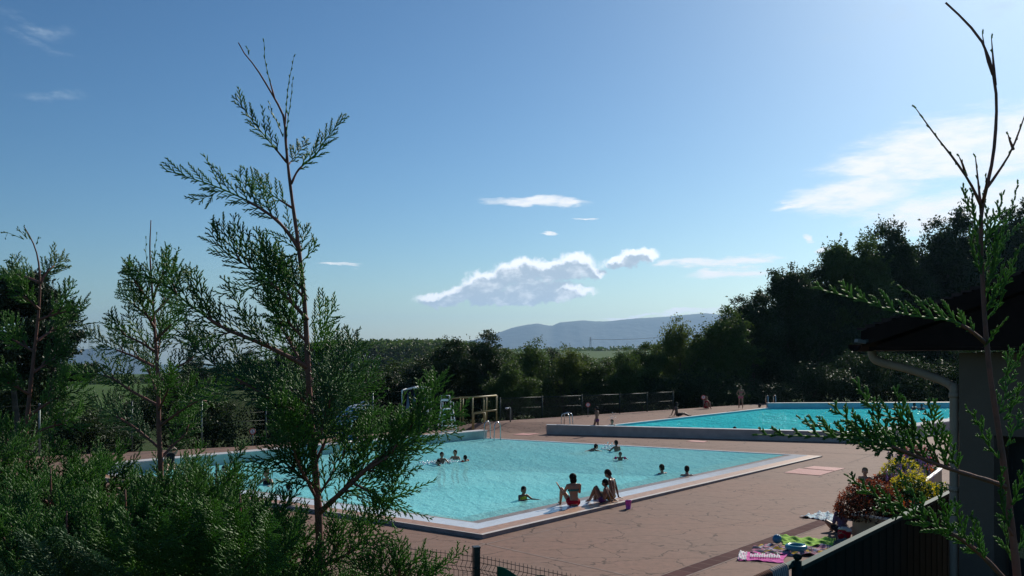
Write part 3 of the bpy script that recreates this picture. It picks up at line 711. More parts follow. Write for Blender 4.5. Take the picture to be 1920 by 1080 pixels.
# pylons
def pylon(px, ptop, pbase, d, label, arms=3, w=1.0):
    b0 = at(px, pbase, d); h = at(px, ptop, d).z - b0.z; o = empty('electricity_pylon', b0, 0, label, 'pylon', 'distant electricity pylons'); mb = MB(); r = d / F * .28
    bw = h * .085 * w
    for sx in (-1, 1):
        for sy in (-1, 1):
            mb.bar((sx * bw, sy * bw, 0), (sx * bw * .15, sy * bw * .15, h), r)
    for i in range(7):
        f0, f1 = i / 7, (i + 1) / 7; a0 = bw * (1 - .85 * f0); a1 = bw * (1 - .85 * f1)
        mb.bar((-a0, -a0, f0 * h), (a1, -a1, f1 * h), r * .6); mb.bar((a0, -a0, f0 * h), (-a1, -a1, f1 * h), r * .6)
    mb.build('mast', M['galv'], o); mb = MB()
    for k in range(arms): z = h * (.70 + .13 * k); L = h * .17 * (1 - .2 * k); mb.bar((-L, 0, z), (L, 0, z), r * .8); mb.bar((-L, 0, z), (0, 0, z + h * .05), r * .5); mb.bar((L, 0, z), (0, 0, z + h * .05), r * .5)
    mb.build('crossarms', M['galv'], o)
pylon(1107, 632, 656, 1000, 'small lattice pylon standing before the mountain', 3)
pylon(169, 609, 670, 700, 'left of the two tall lattice pylons at the left skyline', 2, .6); pylon(186, 610, 672, 705, 'right of the two tall lattice pylons at the left skyline', 2, .6)
def cable(p, q, sag, r, label):
    p, q = Vector(p), Vector(q); pts = [p.lerp(q, i / 24) - Vector((0, 0, sag * 4 * (i / 24) * (1 - i / 24))) for i in range(25)]
    mb = MB(); mb.tube(pts, r, 4); tag(mb.build('power_line', M['galv']), label, 'cable')
cable(at(1107, 636, 1000), at(1420, 600, 820), 6, .16, 'overhead power line rising right from the small pylon')
cable(at(186, 630, 705), at(640, 664, 900), 7, .14, 'overhead power line running right from the tall left pylons')

# ------------------------------------------------------------------ back fence (chain link), signs
def chain_fence(pts, h, name, label, step=2.6, top=True, mesh=True):
    o = empty(name, (pts[0].x, pts[0].y, deck_z(pts[0].x, pts[0].y)), 0, label, 'fence'); O = Vector(o.location); panel = MB(); rail = MB()
    for a, b_ in zip(pts, pts[1:]):
        L = (b_ - a).length; n = max(1, round(L / step)); d = (b_ - a) / L
        for i in range(n + 1):
            p = a.lerp(b_, i / n); z = deck_z(p.x, p.y); mb = MB(); mb.tube([Vector((p.x, p.y, z - .1)) - O, Vector((p.x, p.y, z + h)) - O], .032, 8); mb.ball(Vector((p.x, p.y, z + h)) - O, .037); mb.build('post', M['fence_green'] if top else M['galv'], o)
            if i < n:
                q = a.lerp(b_, (i + 1) / n); zq = deck_z(q.x, q.y); P_ = Vector((p.x, p.y, z)) - O; Q_ = Vector((q.x, q.y, zq)) - O; up = Vector((0, 0, 1))
                if top: rail.tube([P_ + up * (h - .03), Q_ + up * (h - .03)], .018, 6)
                rail.tube([P_ + up * h * .5, Q_ + up * h * .5], .006, 4)
                m_ = int(step / .14)
                if not top:
                    for z_ in (.3, .8, 1.3, h - .05): panel.tube([P_ + up * z_, Q_ + up * z_], .003, 4)
                for j in range(m_ + 6 if top else 0):
                    f0 = j / m_; f1 = f0 - h / step
                    def pt(f, z_): return P_.lerp(Q_, f) + up * z_
                    # two families of diagonals clipped to the bay
                    for sgn in (0, 1):
                        a0, z0_, a1, z1_ = f0, .05, f1, h - .05
                        if a0 > 1: z0_ += (a0 - 1) / (a0 - a1) * (z1_ - z0_); a0 = 1
                        if a1 < 0: z1_ = z0_ + (a0) / (a0 - a1) * (z1_ - z0_); a1 = 0
                        if z1_ - z0_ < .05: continue
                        if sgn: a0, a1 = 1 - a0, 1 - a1
                        panel.tube([pt(a0, z0_), pt(a1, z1_)], .0030 if top else .0025, 3, caps=False)
    rail.build('rail', M['fence_green'], o); panel.build('wire_mesh', M['wire'], o)
    return o
f1 = [v2(gnd(938, 800)), v2(gnd(1162, 776, .38)), v2(gnd(1262, 769, .40))]
chain_fence(f1, 1.15, 'chain_link_fence', 'green chain link fence with top rail behind the raised pool deck', 2.4)
f2 = [Vector((-20, 31.6)), Vector((-14.5, 34.6)), Vector((-10.2, 37.6)), Vector((-4.6, 44.4))]
chain_fence(f2, 1.9, 'tall_wire_fence', 'tall thin grey post fence behind the left deck', 2.6, False)
def round_sign(px, py, d, r, label, white=True, post=None):
    p = at(px, py, d); o = empty('round_sign', p, 0, label, 'sign'); 
    mb = MB(); n = 28; 
    def disc(mb, r0, r1, y, mi):
        vs = []; 
        for k in range(n):
            a = 2 * math.pi * k / n; vs += [(math.cos(a) * r0, y, math.sin(a) * r0), (math.cos(a) * r1, y, math.sin(a) * r1)]
        mb.add(vs, [(2 * k, 2 * k + 1, (2 * k + 3) % (2 * n), (2 * k + 2) % (2 * n)) for k in range(n)], mi)
    disc(mb, 0.001, r, -.004, 1); disc(mb, r * .74, r, -.007, 0)
    mb.tube([(0, .0, 0), (0, .012, 0)], r * 1.01, 24, 2)
    mb.bar((-r * .55, -.012, r * .55), (r * .55, -.012, -r * .55), .05 * r / .2, .004, 0)
    # running figure
    mb.bar((0, -.0095, r * .28), (-r * .05, -.0095, -r * .1), r * .14, .003, 3); mb.bar((-r * .05, -.0095, -r * .1), (-r * .3, -.0095, -r * .45), r * .1, .003, 3); mb.bar((-r * .05, -.0095, -r * .1), (r * .22, -.0095, -r * .42), r * .1, .003, 3)
    mb.bar((0, -.0095, r * .2), (r * .3, -.0095, 0), r * .08, .003, 3); mb.tube([(0.02 * r, -.012, r * .42), (.02 * r, -.006, r * .42)], r * .1, 8, 3)
    mb.build('face', [M['sign_red'], M['white'], M['galv'], M['wire']], o)
    zb = land_z(p.x, p.y) if p.y > edge_y(p.x) else deck_z(p.x, p.y)
    mb = MB(); mb.tube([(0, .03, zb - p.z), (0, .03, r * .8)], .02, 6); mb.build('post', M['galv'], o)
M['sign_red'] = pm('sign_red', (.62, .05, .035), .45, .1, 5)
round_sign(473.5, 809, 37.2, .13, 'round red and white warning sign on the left fence'); round_sign(1102.5, 759, 50.4, .13, 'round red sign on the fence above the walking child'); round_sign(1319, 745, 57.5, .15, 'round orange red sign above the seated person on the far deck')
# ------------------------------------------------------------------ people
def skinmat(name, c, wet=.42):
    m = pm(name, c, wet, .12, 6, .03, 60, spec=.28); b = m.node_tree.nodes['Principled BSDF'] if 'Principled BSDF' in m.node_tree.nodes else [n for n in m.node_tree.nodes if n.type == 'BSDF_PRINCIPLED'][0]
    b.inputs['Subsurface Weight'].default_value = .08; b.inputs['Subsurface Radius'].default_value = (.02, .008, .004); b.inputs['Subsurface Scale'].default_value = 1; return m
SK = [skinmat('skin_tan', (.37, .19, .12)), skinmat('skin_fair', (.42, .25, .18)), skinmat('skin_brown', (.23, .12, .078)), skinmat('skin_deep', (.13, .068, .046))]
HR = [pm('hair_' + n_, c_, .75, 0, 60, .5, 120, col2=tuple(v * .6 for v in c_), spec=.15) for n_, c_ in (('black', (.012, .010, .009)), ('brown', (.04, .024, .014)), ('blond', (.30, .20, .11)))]
def cloth(name, c): return pm(name, c, .85, .15, 20, .2, 150, spec=.12)
dg_cache = {}
def remesh(mb, name, mats, parent, vox, smooth=2):
    me = bpy.data.meshes.new(name); me.from_pydata(mb.v, [], mb.f); me.update()
    o = bpy.data.objects.new(name, me); COL.objects.link(o)
    r = o.modifiers.new('r', 'REMESH'); r.mode = 'VOXEL'; r.voxel_size = vox; r.use_smooth_shade = True
    s = o.modifiers.new('s', 'SMOOTH'); s.iterations = smooth; s.factor = .5
    dg = bpy.context.evaluated_depsgraph_get(); m2 = bpy.data.meshes.new_from_object(o.evaluated_get(dg)); m2.name = name
    bpy.data.objects.remove(o); bpy.data.meshes.remove(me)
    m2.materials.clear()
    for p in m2.polygons: p.use_smooth = True
    return link(name, m2, mats, parent)
def cap(mb, p, q, r1, r2, flat=1.0):
    p, q = Vector(p), Vector(q); d = q - p; L = d.length
    n = 4; pts = [p.lerp(q, i / n) for i in range(n + 1)]; mb.tube(pts, [r1 + (r2 - r1) * i / n for i in range(n + 1)], 12)
    mb.ball(p, r1 * .995, seg=12, rings=8); mb.ball(q, r2 * .995, seg=12, rings=8)
def lr(J, k): return (Vector((-J[k][0], J[k][1], J[k][2])), Vector(J[k])) if not isinstance(J[k], list) else (Vector(J[k][0]), Vector(J[k][1]))
STAND = dict(pelvis=(0, 0, .93), waist=(0, 0, 1.09), chest=(0, 0, 1.28), neck=(0, -.01, 1.44), head=(0, .03, 1.60), sh=(.165, 0, 1.40), el=(.21, -.03, 1.12), wr=(.23, .04, .88), hip=(.085, 0, .90), knee=(.095, .02, .49), ank=(.10, -.02, .08), toe=(.11, .14, .03))
def person(loc, rz, s, J, skin, hair, label, group=None, suit=None, top=None, hairstyle='short', face=(0, 1, -.1), vox=.011, female=False, fingers=True, sleeves=None, look=None):
    o = empty('person', loc, rz, label, 'person', group); JJ = dict(STAND); JJ.update(J)
    V = lambda k: Vector(JJ[k]) * s
    P = {k: tuple(x * s for x in lr(JJ, k)) for k in ('sh', 'el', 'wr', 'hip', 'knee', 'ank', 'toe')}
    pel, wai, che, nek, hea = (V(k) for k in ('pelvis', 'waist', 'chest', 'neck', 'head'))
    mb = MB()
    lat = (P['sh'][1] - P['sh'][0]).normalized()
    def fr(axis):
        z = axis.normalized(); x = (lat - z * lat.dot(z)).normalized(); y = z.cross(x); return Matrix((x, y, z)).transposed()
    mb.ball(pel, (.145 * s, .105 * s, .11 * s), fr(wai - pel)); mb.ball(pel.lerp(wai, .5), (.125 * s, .088 * s, .11 * s), fr(wai - pel)); mb.ball(wai, (.115 * s, .08 * s, .11 * s), fr(che - wai))
    mb.ball(wai.lerp(che, .55), (.13 * s, .088 * s, .12 * s), fr(che - wai)); mb.ball(che.lerp(nek, .15), (.145 * s, .095 * s, .13 * s), fr(nek - che)); mb.ball(nek.lerp(che, .22), (.13 * s, .06 * s, .06 * s), fr(nek - che))
    fdir = Vector(face).normalized(); hl = (lat - fdir * lat.dot(fdir)).normalized(); hu = hl.cross(fdir).normalized(); HM = Matrix((hl, fdir, hu)).transposed()
    cap(mb, nek - (nek - che) * .05, hea - hu * .06 * s, .056 * s, .05 * s)
    # head: cranium, jaw, nose, ears, brow
    hs = s ** .55
    mb.ball(hea + hu * .02 * hs, (.076 * hs, .094 * hs, .10 * hs), HM, 18, 12); mb.ball(hea - hu * .05 * hs + fdir * .025 * hs, (.056 * hs, .062 * hs, .062 * hs), HM)
    mb.ball(hea - hu * .028 * hs + fdir * .098 * hs, (.014 * hs, .018 * hs, .024 * hs), HM); mb.ball(hea - hu * .068 * hs + fdir * .082 * hs, (.024 * hs, .014 * hs, .012 * hs), HM)
    for sg in (-1, 1): mb.ball(hea - hu * .01 * hs + hl * sg * .078 * hs, (.012 * hs, .022 * hs, .030 * hs), HM)
    for i in (0, 1):
        sg = -1 if i == 0 else 1
        cap(mb, P['sh'][i], P['el'][i], .046 * s, .034 * s); cap(mb, P['sh'][i], nek - (nek - che) * .25, .048 * s, .05 * s)
        cap(mb, P['el'][i], P['wr'][i], .035 * s, .023 * s)
        hd = (P['wr'][i] - P['el'][i]).normalized()
        if JJ.get('handdir'): hd = Vector(JJ['handdir'][i]).normalized()
        hp = P['wr'][i] + hd * .05 * s; side_ = hd.cross(Vector((0, 0, 1))) if abs(hd.z) < .9 else hd.cross(Vector((1, 0, 0))); side_.normalize()
        nn = side_.cross(hd)
        mb.ball(hp, (.038 * s, .05 * s, .016 * s), Matrix((side_, hd, nn)).transposed())
        if fingers:
            for k in range(4):
                b0 = hp + hd * .035 * s + side_ * (-.028 + .0187 * k) * s; L = (.062, .072, .068, .052)[k] * s
                c1 = b0 + hd * L * .55; c2 = c1 + (hd * .8 - nn * .45) * L * .5; mb.tube([b0 - hd * .02 * s, c1, c2], [.0105 * s, .010 * s, .0085 * s], 6)
            b0 = hp - side_ * .03 * s; mb.tube([b0, b0 - side_ * .028 * s + hd * .02 * s, b0 - side_ * .034 * s + hd * .05 * s], [.013 * s, .0115 * s, .0095 * s], 6)
        cap(mb, P['hip'][i], P['knee'][i], .082 * s, .052 * s); mb.ball(P['hip'][i], .092 * s)
        cf = P['knee'][i].lerp(P['ank'][i], .35); cap(mb, P['knee'][i], cf, .05 * s, .052 * s); cap(mb, cf, P['ank'][i], .052 * s, .032 * s)
        cap(mb, P['ank'][i] - Vector((0, 0, .02 * s)), P['toe'][i], .034 * s, .022 * s)
    if female:
        fw = fr(nek - che) @ Vector((0, 1, 0))
        for sg in (-1, 1): mb.ball(che + fw * .075 * s + lat * sg * .065 * s, .058 * s)
    remesh(mb, 'body', skin, o, vox * s ** .5, 2)
    # hair
    mb = MB()
    bk = -fdir
    mb.ball(hea + hu * .038 * hs + bk * .014 * hs, (.086 * hs, .098 * hs, .094 * hs), HM, 18, 12); mb.ball(hea + bk * .045 * hs - hu * .01 * hs, (.078 * hs, .066 * hs, .085 * hs), HM)
    if hairstyle == 'bob': 
        for sg in (-1, 0, 1): mb.ball(hea + bk * .045 * hs + hl * sg * .045 * hs - hu * .06 * hs, (.055 * hs, .05 * hs, .085 * hs), HM)
        mb.ball(hea + hu * .03 * hs + bk * .02 * hs, (.10 * hs, .108 * hs, .10 * hs), HM)
    if hairstyle == 'pony': cap(mb, hea + bk * .11 * hs, hea + bk * .13 * hs - hu * .16 * hs, .03 * hs, .014 * hs)
    if hairstyle == 'bun': mb.ball(hea + bk * .08 * hs + hu * .09 * hs, .045 * hs)
    remesh(mb, 'hair', hair, o, vox * 1.1 * s ** .5, 1)
    # eyes
    for sg in (-1, 1):
        if vox < .0105: mb = MB(); mb.ball(hea + hl * sg * .031 * hs - hu * .002 * hs + fdir * .086 * hs, .0115 * hs, seg=8, rings=6); mb.build('eye', M['wire'], o)
    if suit:
        nm, m = suit; mb = MB()
        mb.ball(pel, (.155 * s, .116 * s, .085 * s), fr(wai - pel))
        for i in (0, 1):
            k = .42 if nm == 'shorts' else .12
            cap(mb, P['hip'][i], P['hip'][i].lerp(P['knee'][i], k), .101 * s if nm != 'shorts' else .105 * s, (.094 if nm != 'shorts' else .088) * s)
        remesh(mb, 'swim_' + nm, m, o, vox * s ** .5, 1)
    if top:
        nm, m = top; mb = MB(); A = fr(nek - che)
        if nm == 'bikini_top':
            n = 28; vs = []; 
            for zz, k in ((-.025, 1.05), (.025, 1.05)):
                for j in range(n):
                    a = 2 * math.pi * j / n; c0 = wai.lerp(che, .82)
                    vs.append(c0 + A @ Vector((math.cos(a) * .143 * s * k, math.sin(a) * (.099 if math.sin(a) < 0 or not female else .15) * s * k, zz * s)))
            mb.add(vs, [(j, (j + 1) % n, n + (j + 1) % n, n + j) for j in range(n)], 0, True)
            mb.tube([wai.lerp(che, .82) + A @ Vector((sg * .07 * s, .1 * s, .02 * s)) if k == 0 else nek + A @ Vector((sg * .05 * s, -.03 * s, .01 * s)) for sg in (1,) for k in (0, 1)], .006 * s, 5)
            ob = mb.build('bikini_top', m, o); so = ob.modifiers.new('s', 'SOLIDIFY'); so.thickness = .004
        else:
            mb.ball(wai, (.128 * s, .095 * s, .12 * s), fr(che - wai)); mb.ball(wai.lerp(che, .55), (.145 * s, .105 * s, .12 * s), fr(che - wai)); mb.ball(che.lerp(nek, .15), (.158 * s, .11 * s, .12 * s), fr(nek - che)); mb.ball(pel.lerp(wai, .5), (.138 * s, .10 * s, .12 * s), fr(wai - pel))
            if nm != 'vest':
                mb.ball(pel, (.158 * s, .12 * s, .10 * s), fr(wai - pel))
                for i in (0, 1): cap(mb, P['sh'][i], P['sh'][i].lerp(P['el'][i], .95 if nm == 'shirt' else .5), .062 * s, .052 * s)
                for i in (0, 1): cap(mb, P['sh'][i], nek - (nek - che) * .25, .06 * s, .062 * s)
            remesh(mb, nm, m, o, vox * s ** .5, 2)
    if sleeves is not None:
        for i in (0, 1):
            mb = MB(); a, b_ = P['sh'][i].lerp(P['el'][i], .3), P['sh'][i].lerp(P['el'][i], .85); d = (b_ - a)
            mb.tube([a, a + d * .12, a + d * .5, a + d * .88, b_], [.05 * s, .082 * s, .092 * s, .082 * s, .05 * s], 16); mb.build('armband', sleeves, o)
    return o
rim = 'people sitting on the near pool rim'
c_red = cloth('red_swimwear', (.45, .012, .03)); c_teal = cloth('teal_swimwear', (.04, .17, .15)); c_blk = cloth('black_swimwear', (.02, .02, .025)); c_pink = cloth('pink_swimwear', (.62, .10, .16))
c_mix = pm('yellow_black_print', (.45, .26, .02), .7, 0, 18, .2, 100, col2=(.02, .02, .02)); c_rust = cloth('rust_swimwear', (.35, .09, .03)); c_pur = cloth('mauve_shirt', (.15, .115, .23)); c_pur2 = cloth('purple_swimwear', (.12, .04, .14)); c_yel = cloth('yellow_band', (.62, .58, .05)); c_blue = cloth('navy_cloth', (.03, .05, .16)); c_ora = cloth('red_orange_armband', (.85, .10, .03)); c_mag = cloth('magenta_armband', (.62, .03, .16)); c_wht = cloth('white_cloth', (.7, .7, .68))
def seat(px, py, z=.0): g = gnd(px, py, z); return (g.x, g.y, z)
person(seat(1076, 948, .10), R(12), 1.0, dict(pelvis=(0, 0, .10), waist=(0, .0, .27), chest=(-.01, .02, .44), neck=(-.01, .03, .575), head=(-.02, .06, .725), sh=(.165, .02, .53),
      el=[(-.26, .10, .30), (.20, .14, .33)], wr=[(-.36, .16, .49), (.08, .33, .42)], hip=(.09, .03, .09), knee=[(-.25, .30, .40), (.12, .46, .13)], ank=[(-.25, .44, .02), (.13, .52, -.28)], toe=[(-.26, .6, .0), (.13, .64, -.34)]),
      SK[0], HR[0], 'woman with dark bobbed hair in red bottoms and teal bikini band sitting on the rim', rim, ('briefs', c_red), ('bikini_top', c_teal), 'bob', (-.25, 1, -.05), .010, True)
person(seat(1130, 942, .10), R(72), .80, dict(pelvis=(0, 0, .10), waist=(0, -.07, .24), chest=(0, -.11, .39), neck=(0, -.12, .52), head=(0, -.08, .66), sh=(.145, -.12, .47),
      el=(.19, -.26, .25), wr=(.21, -.37, .05), hip=(.08, .03, .09), knee=(.10, .24, .50), ank=(.10, .44, .07), toe=(.10, .56, .03), handdir=[(0, -1, -.15), (0, -1, -.15)]),
      SK[2], HR[0], 'small child leaning back on both arms with knees up, middle one on the rim', rim, ('briefs', c_pur2), None, 'short', (0.1, 1, -.15), .009)
person(seat(1147, 937, .10), R(62), .98, dict(pelvis=(0, 0, .11), waist=(0, -.02, .28), chest=(0, 0, .45), neck=(0, .04, .60), head=(0, .115, .72), sh=(.15, -.0, .54),
      el=(.175, -.07, .31), wr=(.19, -.13, .06), hip=(.09, .03, .10), knee=(.11, .44, .15), ank=(.11, .50, -.26), toe=(.11, .62, -.3), handdir=[(0, -1, -.2), (0, -1, -.2)]),
      SK[2], HR[1], 'taller youth in yellow and black trunks looking down, rightmost of the three on the rim', rim, ('shorts', c_mix), None, 'short', (0.1, 1, -.65), .010)
gd = gnd(1119, 815)
person((gd.x, gd.y, 0), R(48), .80, dict(hip=(.085, 0, .90), knee=[(-.10, .16, .50), (.10, -.02, .49)], ank=[(-.10, .10, .10), (.10, -.28, .13)], toe=[(-.10, .25, .05), (.10, -.18, .02)], el=[(-.20, -.08, 1.14), (.21, .04, 1.14)], wr=[(-.22, -.06, .90), (.20, .20, 1.0)]),
       SK[2], HR[0], 'child walking left along the deck in front of the raised pool wall', None, ('briefs', c_pur2), None, 'pony')
gd = gnd(1389, 767, .44)
person((gd.x, gd.y, .44), R(170), .83, dict(el=(.30, -.02, 1.14), wr=(.16, .05, 1.0), knee=(.12, .02, .49), ank=(.14, -.02, .08), toe=(.16, .14, .03), handdir=[(.6, .5, -.3), (-.6, .5, -.3)]), SK[0], HR[1], 'woman in pink bikini standing hands on hips by the far deck edge', None, ('briefs', c_pink), ('bikini_top', c_pink), 'bun', female=True)
SITP = dict(pelvis=(0, 0, .10), waist=(0, -.05, .26), chest=(0, -.08, .42), neck=(0, -.08, .56), head=(0, -.04, .71), sh=(.155, -.08, .51), el=(.20, -.20, .30), wr=(.2, -.30, .05), hip=(.09, .03, .09), knee=(.11, .42, .16), ank=(.11, .75, .02), toe=(.11, .86, .06), handdir=[(0, -1, -.2), (0, -1, -.2)])
gd = gnd(1270, 780, .45); person((gd.x, gd.y, .44), R(-75), .92, SITP, SK[3], HR[0], 'dark haired person sitting on the far deck edge with legs in the raised pool', None, ('shorts', c_blk))
gd = gnd(1324, 765.5, .42); person((gd.x, gd.y, .42), R(200), .92, dict(SITP, knee=(.12, .26, .40), ank=(.10, .40, .06), toe=(.1, .52, .03), el=(.2, .1, .34), wr=(.10, .28, .34), waist=(0, -.02, .26), chest=(0, 0, .42), neck=(0, .02, .56), head=(0, .06, .70), sh=(.155, .0, .51)), SK[0], HR[2], 'person in red huddled on a towel on the far deck', None, ('briefs', c_red), ('vest', c_red))
# purple shirt, seated against the planter
gd = gnd(1586, 1003, 0); person((gd.x, gd.y + .2, 0), R(18), .86, dict(SITP, waist=(0, .02, .27), chest=(0, .05, .43), neck=(0, .09, .56), head=(.02, .20, .66), sh=(.155, .06, .52), el=(.19, .12, .28), wr=(.15, .3, .12), knee=(.2, .42, .25), ank=(.1, .30, .05), toe=(.1, .4, .03)), SK[0], HR[0], 'person in a mauve shirt bending over beside the flower planter', None, ('shorts', c_blk), ('shirt', c_pur), 'short', (0, 1, -.8))
gd = at(1622, 900, 22.4); person((gd.x, gd.y, 0), R(150), .76, {}, SK[1], HR[2], 'fair haired child whose head shows above the planter flowers', None, ('shorts', c_blue), None)
gd = gnd(324, 882, .0); person((gd.x, gd.y - .2, .1), R(200), .98, dict(SITP, el=[(-.22, -.02, .62), (.2, -.2, .3)], wr=[(-.06, .05, .78), (.2, -.3, .05)], handdir=[(1, 0, .2), (0, -1, -.2)]), SK[1], HR[1], 'person in a dark top shading the eyes at the left end of the near pool', None, ('shorts', c_blk), ('vest', c_blk))
gd = gnd(640, 833, .3); person((gd.x, gd.y, .3), R(185), .9, dict(SITP, knee=(.12, .26, .40), ank=(.10, .40, .06), toe=(.1, .52, .03), el=(.2, .1, .34), wr=(.10, .28, .34)), SK[0], HR[0], 'person in navy sitting under the striped canopy', None, ('shorts', c_blue), ('shirt', c_blue))
# swimmers
SWJ = dict(pelvis=(0, -.05, .80), waist=(0, -.02, .97), chest=(0, 0, 1.14), neck=(0, 0, 1.31), head=(0, .04, 1.47), sh=(.165, 0, 1.27), el=(.30, .12, 1.10), wr=(.30, .34, 1.12), hip=(.085, -.05, .78), knee=(.12, .12, .45), ank=(.12, -.08, .12), toe=(.12, .0, .0))
SWG = 'swimmers in the near pool'
def swimmer(px, ytop, ywat, zw, rz, s, skin, hair, label, group=SWG, J=None, **k):
    g = gnd(px, ywat, zw); top = (ywat - ytop) / F * g.y; hs = s ** .55
    JJ = dict(SWJ); JJ.update(J or {})
    zt = JJ['head'][2] * s + .13 * hs   # top of hair above the origin
    return person((g.x, g.y, zw + top - zt), R(rz), s, JJ, skin, hair, label, group, vox=.013, fingers=False, **k)
swimmer(828, 847, 869, .03, 200, .80, SK[2], HR[0], 'child up to the shoulders in the left group of swimmers, tallest of the four')
swimmer(823, 861, 873, .03, 120, .62, SK[2], HR[0], 'small child in front of the tallest of the left group, only the head showing', J=dict(el=(.34, .1, 1.14), wr=(.42, .3, 1.16)))
swimmer(854, 843, 861, .03, 160, .85, SK[0], HR[1], 'child facing the camera in the left group, between the tall one and the armbands')
swimmer(873, 853, 865, .03, 60, .62, SK[2], HR[0], 'small child with red orange armbands in the left group', sleeves=c_ora, J=dict(el=(.36, .05, 1.26), wr=(.4, .2, 1.24)))
swimmer(501, 880, 908, .03, 150, 1.0, SK[0], HR[1], 'woman in a black swimsuit standing in the pool seen through the left boughs', top=('vest', c_blk), hairstyle='bun', J=dict(el=(.34, .1, 1.08), wr=(.38, .3, 1.14)))
swimmer(541, 905, 920, .03, 20, .9, SK[3], HR[0], 'dark head of a swimmer just right of the woman in the black swimsuit')
swimmer(422, 872, 885, .03, 100, .85, SK[1], HR[1], 'swimmer near the left end of the pool, half hidden by the boughs')
swimmer(981, 911, 936, .03, 215, .80, SK[2], HR[0], 'lone child with a yellow collar in the middle of the near pool', top=('vest', c_yel), J=dict(el=[(-.22, .22, 1.16), (.30, .18, 1.14)], wr=[(-.40, .42, 1.14), (.1, .42, 1.2)]))
swimmer(1116, 832, 845, .03, -70, .80, SK[0], HR[0], 'boy swimming face forward with splashing behind him', J=dict(pelvis=(0, -.55, 1.10), waist=(0, -.38, 1.15), chest=(0, -.2, 1.20), neck=(0, -.06, 1.29), head=(0, .05, 1.40), sh=(.165, -.1, 1.25), hip=(.085, -.6, 1.08), knee=(.1, -1.0, 1.06), ank=(.1, -1.35, 1.1), toe=(.1, -1.5, 1.1), el=(.25, .14, 1.18), wr=(.2, .38, 1.16)))
swimmer(1156, 825, 846, .03, 30, .85, SK[2], HR[0], 'child standing waist deep just behind the magenta armbands')
swimmer(1163, 847, 863, .03, 175, .62, SK[2], HR[0], 'small child with magenta armbands in the right group of swimmers', sleeves=c_mag, J=dict(el=(.36, .05, 1.24), wr=(.42, .2, 1.22)))
swimmer(1242, 870, 888, .03, 35, 1.0, SK[1], HR[1], 'left of the two heads side by side near the right rim', J=dict(neck=(0, 0, 1.29)))
swimmer(1288, 873, 892, .03, -10, 1.0, SK[1], HR[0], 'right of the two heads side by side near the right rim')
G2 = 'swimmers in the raised pool'
swimmer(1148, 786, 800, .36, 150, .85, SK[1], HR[1], 'child splashing in the near left corner of the raised pool', G2)
swimmer(1377, 799.5, 803.2, .36, 200, .95, SK[3], HR[0], 'dark head just behind the front wall of the raised pool', G2)
swimmer(1425, 757, 765, .36, 100, .9, SK[2], HR[0], 'swimmer holding on beside the far ladder of the raised pool', G2)
swimmer(1714, 755, 768, .36, 190, .9, SK[3], HR[0], 'left one of the pair against the blue far wall', G2)
swimmer(1728, 757, 769, .36, 160, .9, SK[3], HR[1], 'right one of the pair against the blue far wall', G2)
def splash(px, py, z, w, h, n, seed, label):
    g = gnd(px, py, z); rr = random.Random(seed); mb = MB()
    for i in range(n):
        a = rr.gauss(0, .4) * w; mb.ball(g + Vector((a, rr.gauss(0, .3) * w, abs(rr.gauss(0, .4)) * h * (1 - min(1, abs(a) / w)))), rr.uniform(.008, .035) * w / .6, seg=6, rings=5)
    tag(mb.build('splash', M['foam'], None), label, kind='stuff')
M['foam'] = pm('foam', (.82, .88, .9), .2)
splash(1140, 842, .03, .6, .3, 120, 1, None); splash(808, 869, .03, .7, .12, 90, 2, None); splash(840, 866, .03, .6, .1, 70, 4, None); splash(1150, 788, .36, .35, .55, 60, 3, None); splash(1290, 781, .36, .5, .1, 40, 5, None)

# ------------------------------------------------------------------ pool furniture
def ladder(p, zdeck, dirin, h, w, drop, label):
    o = empty('pool_ladder', (p.x, p.y, zdeck), 0, label, 'pool ladder', 'pool ladders'); d = Vector((dirin.x, dirin.y, 0)).normalized(); l = Vector((-d.y, d.x, 0))
    for sg in (-1, 1):
        mb = MB(); b = l * sg * w / 2; pts = [b - d * .30 + Vector((0, 0, -.05)), b - d * .28 + Vector((0, 0, h * .72))]
        for k in range(9):
            a = math.pi * (1 - k / 8); pts.append(b + d * (-.08 + math.cos(a) * .20) + Vector((0, 0, h * .74 + math.sin(a) * h * .26)))
        pts += [b + d * .16 + Vector((0, 0, -.1)), b + d * .18 + Vector((0, 0, -drop))]
        mb.tube(pts, .024, 10); mb.build('rail', M['steel'], o)
    for k in range(3):
        mb = MB(); z = -.12 - .22 * k; mb.bar(-l * w / 2 + d * .17 + Vector((0, 0, z)), l * w / 2 + d * .17 + Vector((0, 0, z)), .08, .03); mb.build('step', M['steel'], o)
bc_in = (pA - pB).normalized()
ladder(v2(gnd(921, 826)), .08, bc_in, .78, .62, 1.0, 'steel ladder with two hooped rails at the far corner of the near pool')
gl_ = v2(gnd(1066, 797, .42)); ladder(gl_, .40, (uG - uE).normalized() * 1, .62, .60, .9, 'steel ladder hoops at the left end of the raised pool')
ladder(v2(gnd(1446, 763, .45)), .74, -nF, .45, .5, 1.2, 'small steel ladder at the far left corner of the raised pool')
